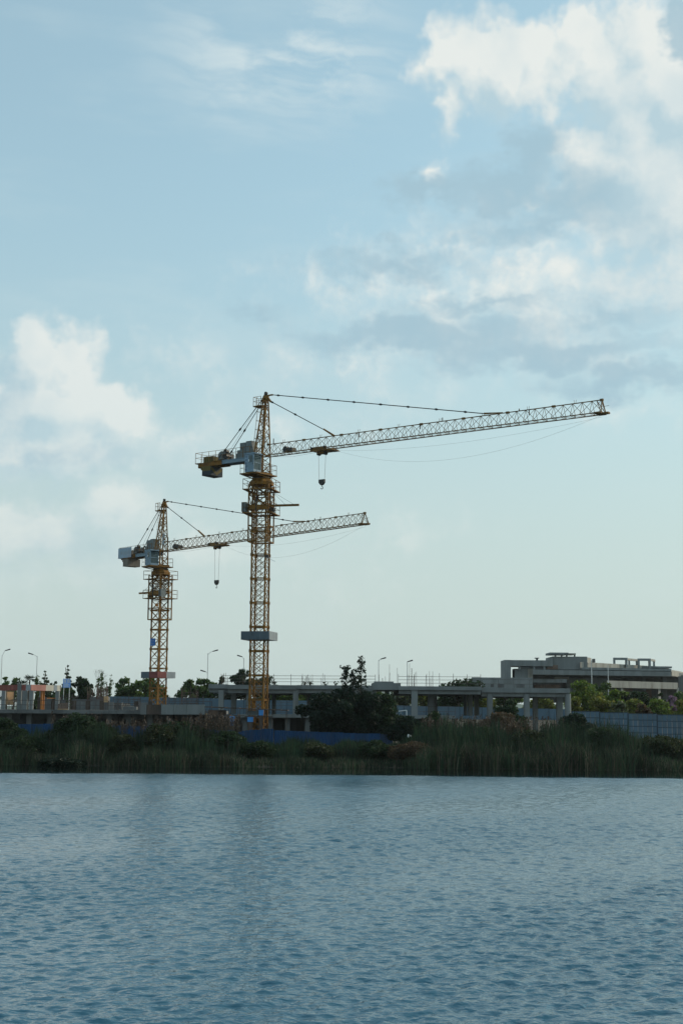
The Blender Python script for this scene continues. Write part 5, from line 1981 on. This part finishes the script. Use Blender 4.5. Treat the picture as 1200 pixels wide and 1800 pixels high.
# reeds along the bank
def reed_bed(name, n_, y0, y1, prof, colrs, wts, wid, seed, hmin, plume=0.0, xr=(-40, 40), lean=.16):
    rng = np.random.default_rng(seed)
    x = rng.uniform(xr[0], xr[1], n_)
    d = rng.uniform(y0, y1, n_)
    y = shore(x) + d
    if y0 < 0:      # ragged outer edge of the reed bed
        lim = -1.2 * (np.sin(x * .9 + 1) * np.sin(x * .37) + .6 * np.sin(x * 2.3))
        y = np.where(d < lim - .9, y + 1.6, y)
    z0 = np.maximum(-.15, ground_z(x, y))
    px = 600 + F_PX * x / (y * .99)
    top = np.interp(px, [p for p, _ in prof], [t for _, t in prof])
    # clumps of taller and shorter stems
    cl = .5 + .5 * np.sin(x * 1.15 + np.sin(x * .6) * 2 + d * 1.1)
    cl2 = .5 + .5 * np.sin(x * 4.3 + d * 2.3)
    zt = 4.5 - (top + 4 * (x / 28) * -.0 - 1250 - (px - 600) * .007) * y / F_PX
    H = np.maximum(hmin, zt - z0)
    H = H * (.92 + .20 * np.sin(x * .83 + 2 * np.sin(x * .31)) + .12 * np.sin(x * 2.9 + 1))
    H = H * (.50 + .34 * cl + .20 * cl2) * rng.uniform(.66, 1.10, n_)
    ang = rng.uniform(0, 2 * np.pi, n_)
    ln = np.abs(rng.normal(0, lean, n_)) * H
    dx, dy = np.cos(ang) * ln, np.sin(ang) * ln
    face = rng.uniform(-.7, .7, n_)
    wx, wy = np.cos(face) * wid * rng.uniform(.6, 1.4, n_), np.sin(face) * wid
    V = np.zeros((n_, 8, 3))
    for i, (f, w, b) in enumerate(((0, .8, 0), (.45, 1, .25), (.8, .7, .62), (1, .08, 1))):
        cx, cy = x + dx * b, y + dy * b
        cz = z0 - .1 + (H + .1) * f - (.16 * ln * b)
        V[:, 2 * i, :] = np.stack([cx - wx * w * .5, cy - wy * w * .5, cz], 1)
        V[:, 2 * i + 1, :] = np.stack([cx + wx * w * .5, cy + wy * w * .5, cz], 1)
    base = (np.arange(n_) * 8)[:, None, None]
    q = np.array([[0, 1, 3, 2], [2, 3, 5, 4], [4, 5, 7, 6]])[None]
    Q = (base + q).reshape(-1, 4)
    patch = .5 + .5 * np.sin(x * .55 + 1.3 * np.sin(x * .23 + 1) + d * .2)
    pr = np.array(wts)[None, :] * np.ones((n_, 1))
    pr[:, -1] *= .25 + 1.7 * patch ** 2
    pr /= pr.sum(1)[:, None]
    pick = (rng.random((n_, 1)) > np.cumsum(pr, 1)).sum(1).clip(0, len(colrs) - 1)
    T = np.array(colrs)[pick] * rng.uniform(.5, 1.6, (n_, 1)) * (.75 + .5 * (.5 + .5 * np.sin(x * .9 + d * .8 + 2)))[:, None]
    me = np_mesh(name, V.reshape(-1, 3), Q, 'reed', np.repeat(T, 8, 0))
    return me


PROF = [(-100, 1268), (0, 1270), (60, 1284), (95, 1280), (130, 1262), (200, 1268), (240, 1284), (270, 1276), (320, 1272), (390, 1270), (425, 1284), (480, 1296), (540, 1294), (600, 1298), (650, 1297),
        (690, 1300), (730, 1282), (780, 1266), (850, 1266), (950, 1264), (1010, 1264), (1080, 1270), (1150, 1280), (1200, 1288), (1300, 1292)]
LOW = [(p, t + 34) for p, t in PROF]
GRN, OLV, DRY, STRAW = (.018, .042, .020), (.036, .056, .026), (.066, .056, .038), (.115, .102, .070)
tag(link('reeds', reed_bed('reeds', 34000, 3.0, 11.5, PROF, [GRN, OLV, DRY], [.66, .28, .06], .055, 21, .9)),
    'tall green reeds along the far bank of the lake', 'reeds', kind='stuff')
tag(link('dry_reeds', reed_bed('dry_reeds', 26000, -1.6, 4.5, LOW, [GRN, OLV, DRY, STRAW], [.34, .34, .20, .10], .045, 22, .75, lean=.30)),
    'shorter half-dry reeds and grass at the waterline of the far bank', 'reeds', kind='stuff')


def plumes():
    rng = np.random.default_rng(31)
    spots = []
    for px0, px1, t0, t1, n_ in ((185, 260, 1268, 1280, 70), (345, 420, 1258, 1282, 170), (270, 345, 1264, 1280, 60), (740, 860, 1262, 1276, 110), (870, 990, 1262, 1282, 90), (90, 180, 1256, 1272, 40)):
        for _ in range(n_):
            spots.append((rng.uniform(px0, px1), rng.uniform(t0, t1), rng.uniform(121.5, 126)))
    P_ = []
    V, Q, T = [], [], []
    for px, py, Y in spots:
        c = np.array(at(px, py, Y))
        g_ = gz(c[0], Y)
        o_ = len(V)
        V += [(c[0] - .012, Y, g_), (c[0] + .012, Y, g_), (c[0] + .01, Y, c[2]), (c[0] - .01, Y, c[2])]
        Q.append((o_, o_ + 1, o_ + 2, o_ + 3))
        T += [DRY] * 4
        for _ in range(7):
            p = c + rng.normal(size=3) * np.array([.07, .07, .16]) + np.array([.05, 0, .0])
            e = rng.normal(size=3) * np.array([.05, .05, .09])
            w = rng.normal(size=3) * .02
            o_ = len(V)
            V += [p - e - w, p - e + w, p + e + w, p + e - w]
            Q.append((o_, o_ + 1, o_ + 2, o_ + 3))
            k_ = rng.uniform(.7, 1.3)
            T += [(.075 * k_, .054 * k_, .040 * k_)] * 4
    me = np_mesh('reed_plumes', np.array(V), np.array(Q), 'reed', np.array(T))
    tag(link('reed_plumes', me), 'brownish feathery plumes of the taller reeds', 'reeds', kind='stuff')


plumes()


# ------------------------------------------------------------------ summer haze
hm = bpy.data.materials.new('haze')
hm.use_nodes = True
hm.node_tree.nodes.remove(hm.node_tree.nodes['Principled BSDF'])
pv = hm.node_tree.nodes.new('ShaderNodeVolumePrincipled')
pv.inputs['Color'].default_value = (0.86, 0.93, 0.95, 1)
pv.inputs['Density'].default_value = 0.00008
pv.inputs['Anisotropy'].default_value = 0.3
hm.node_tree.links.new(pv.outputs[0], hm.node_tree.nodes['Material Output'].inputs['Volume'])
MATS['haze'] = hm
hb = MB().box(-6500, -300, -3.2, 6500, 9500, 62).build('haze', 'haze')
tag(hb, 'thin pale summer haze over the lake and the building site', 'haze', kind='stuff')
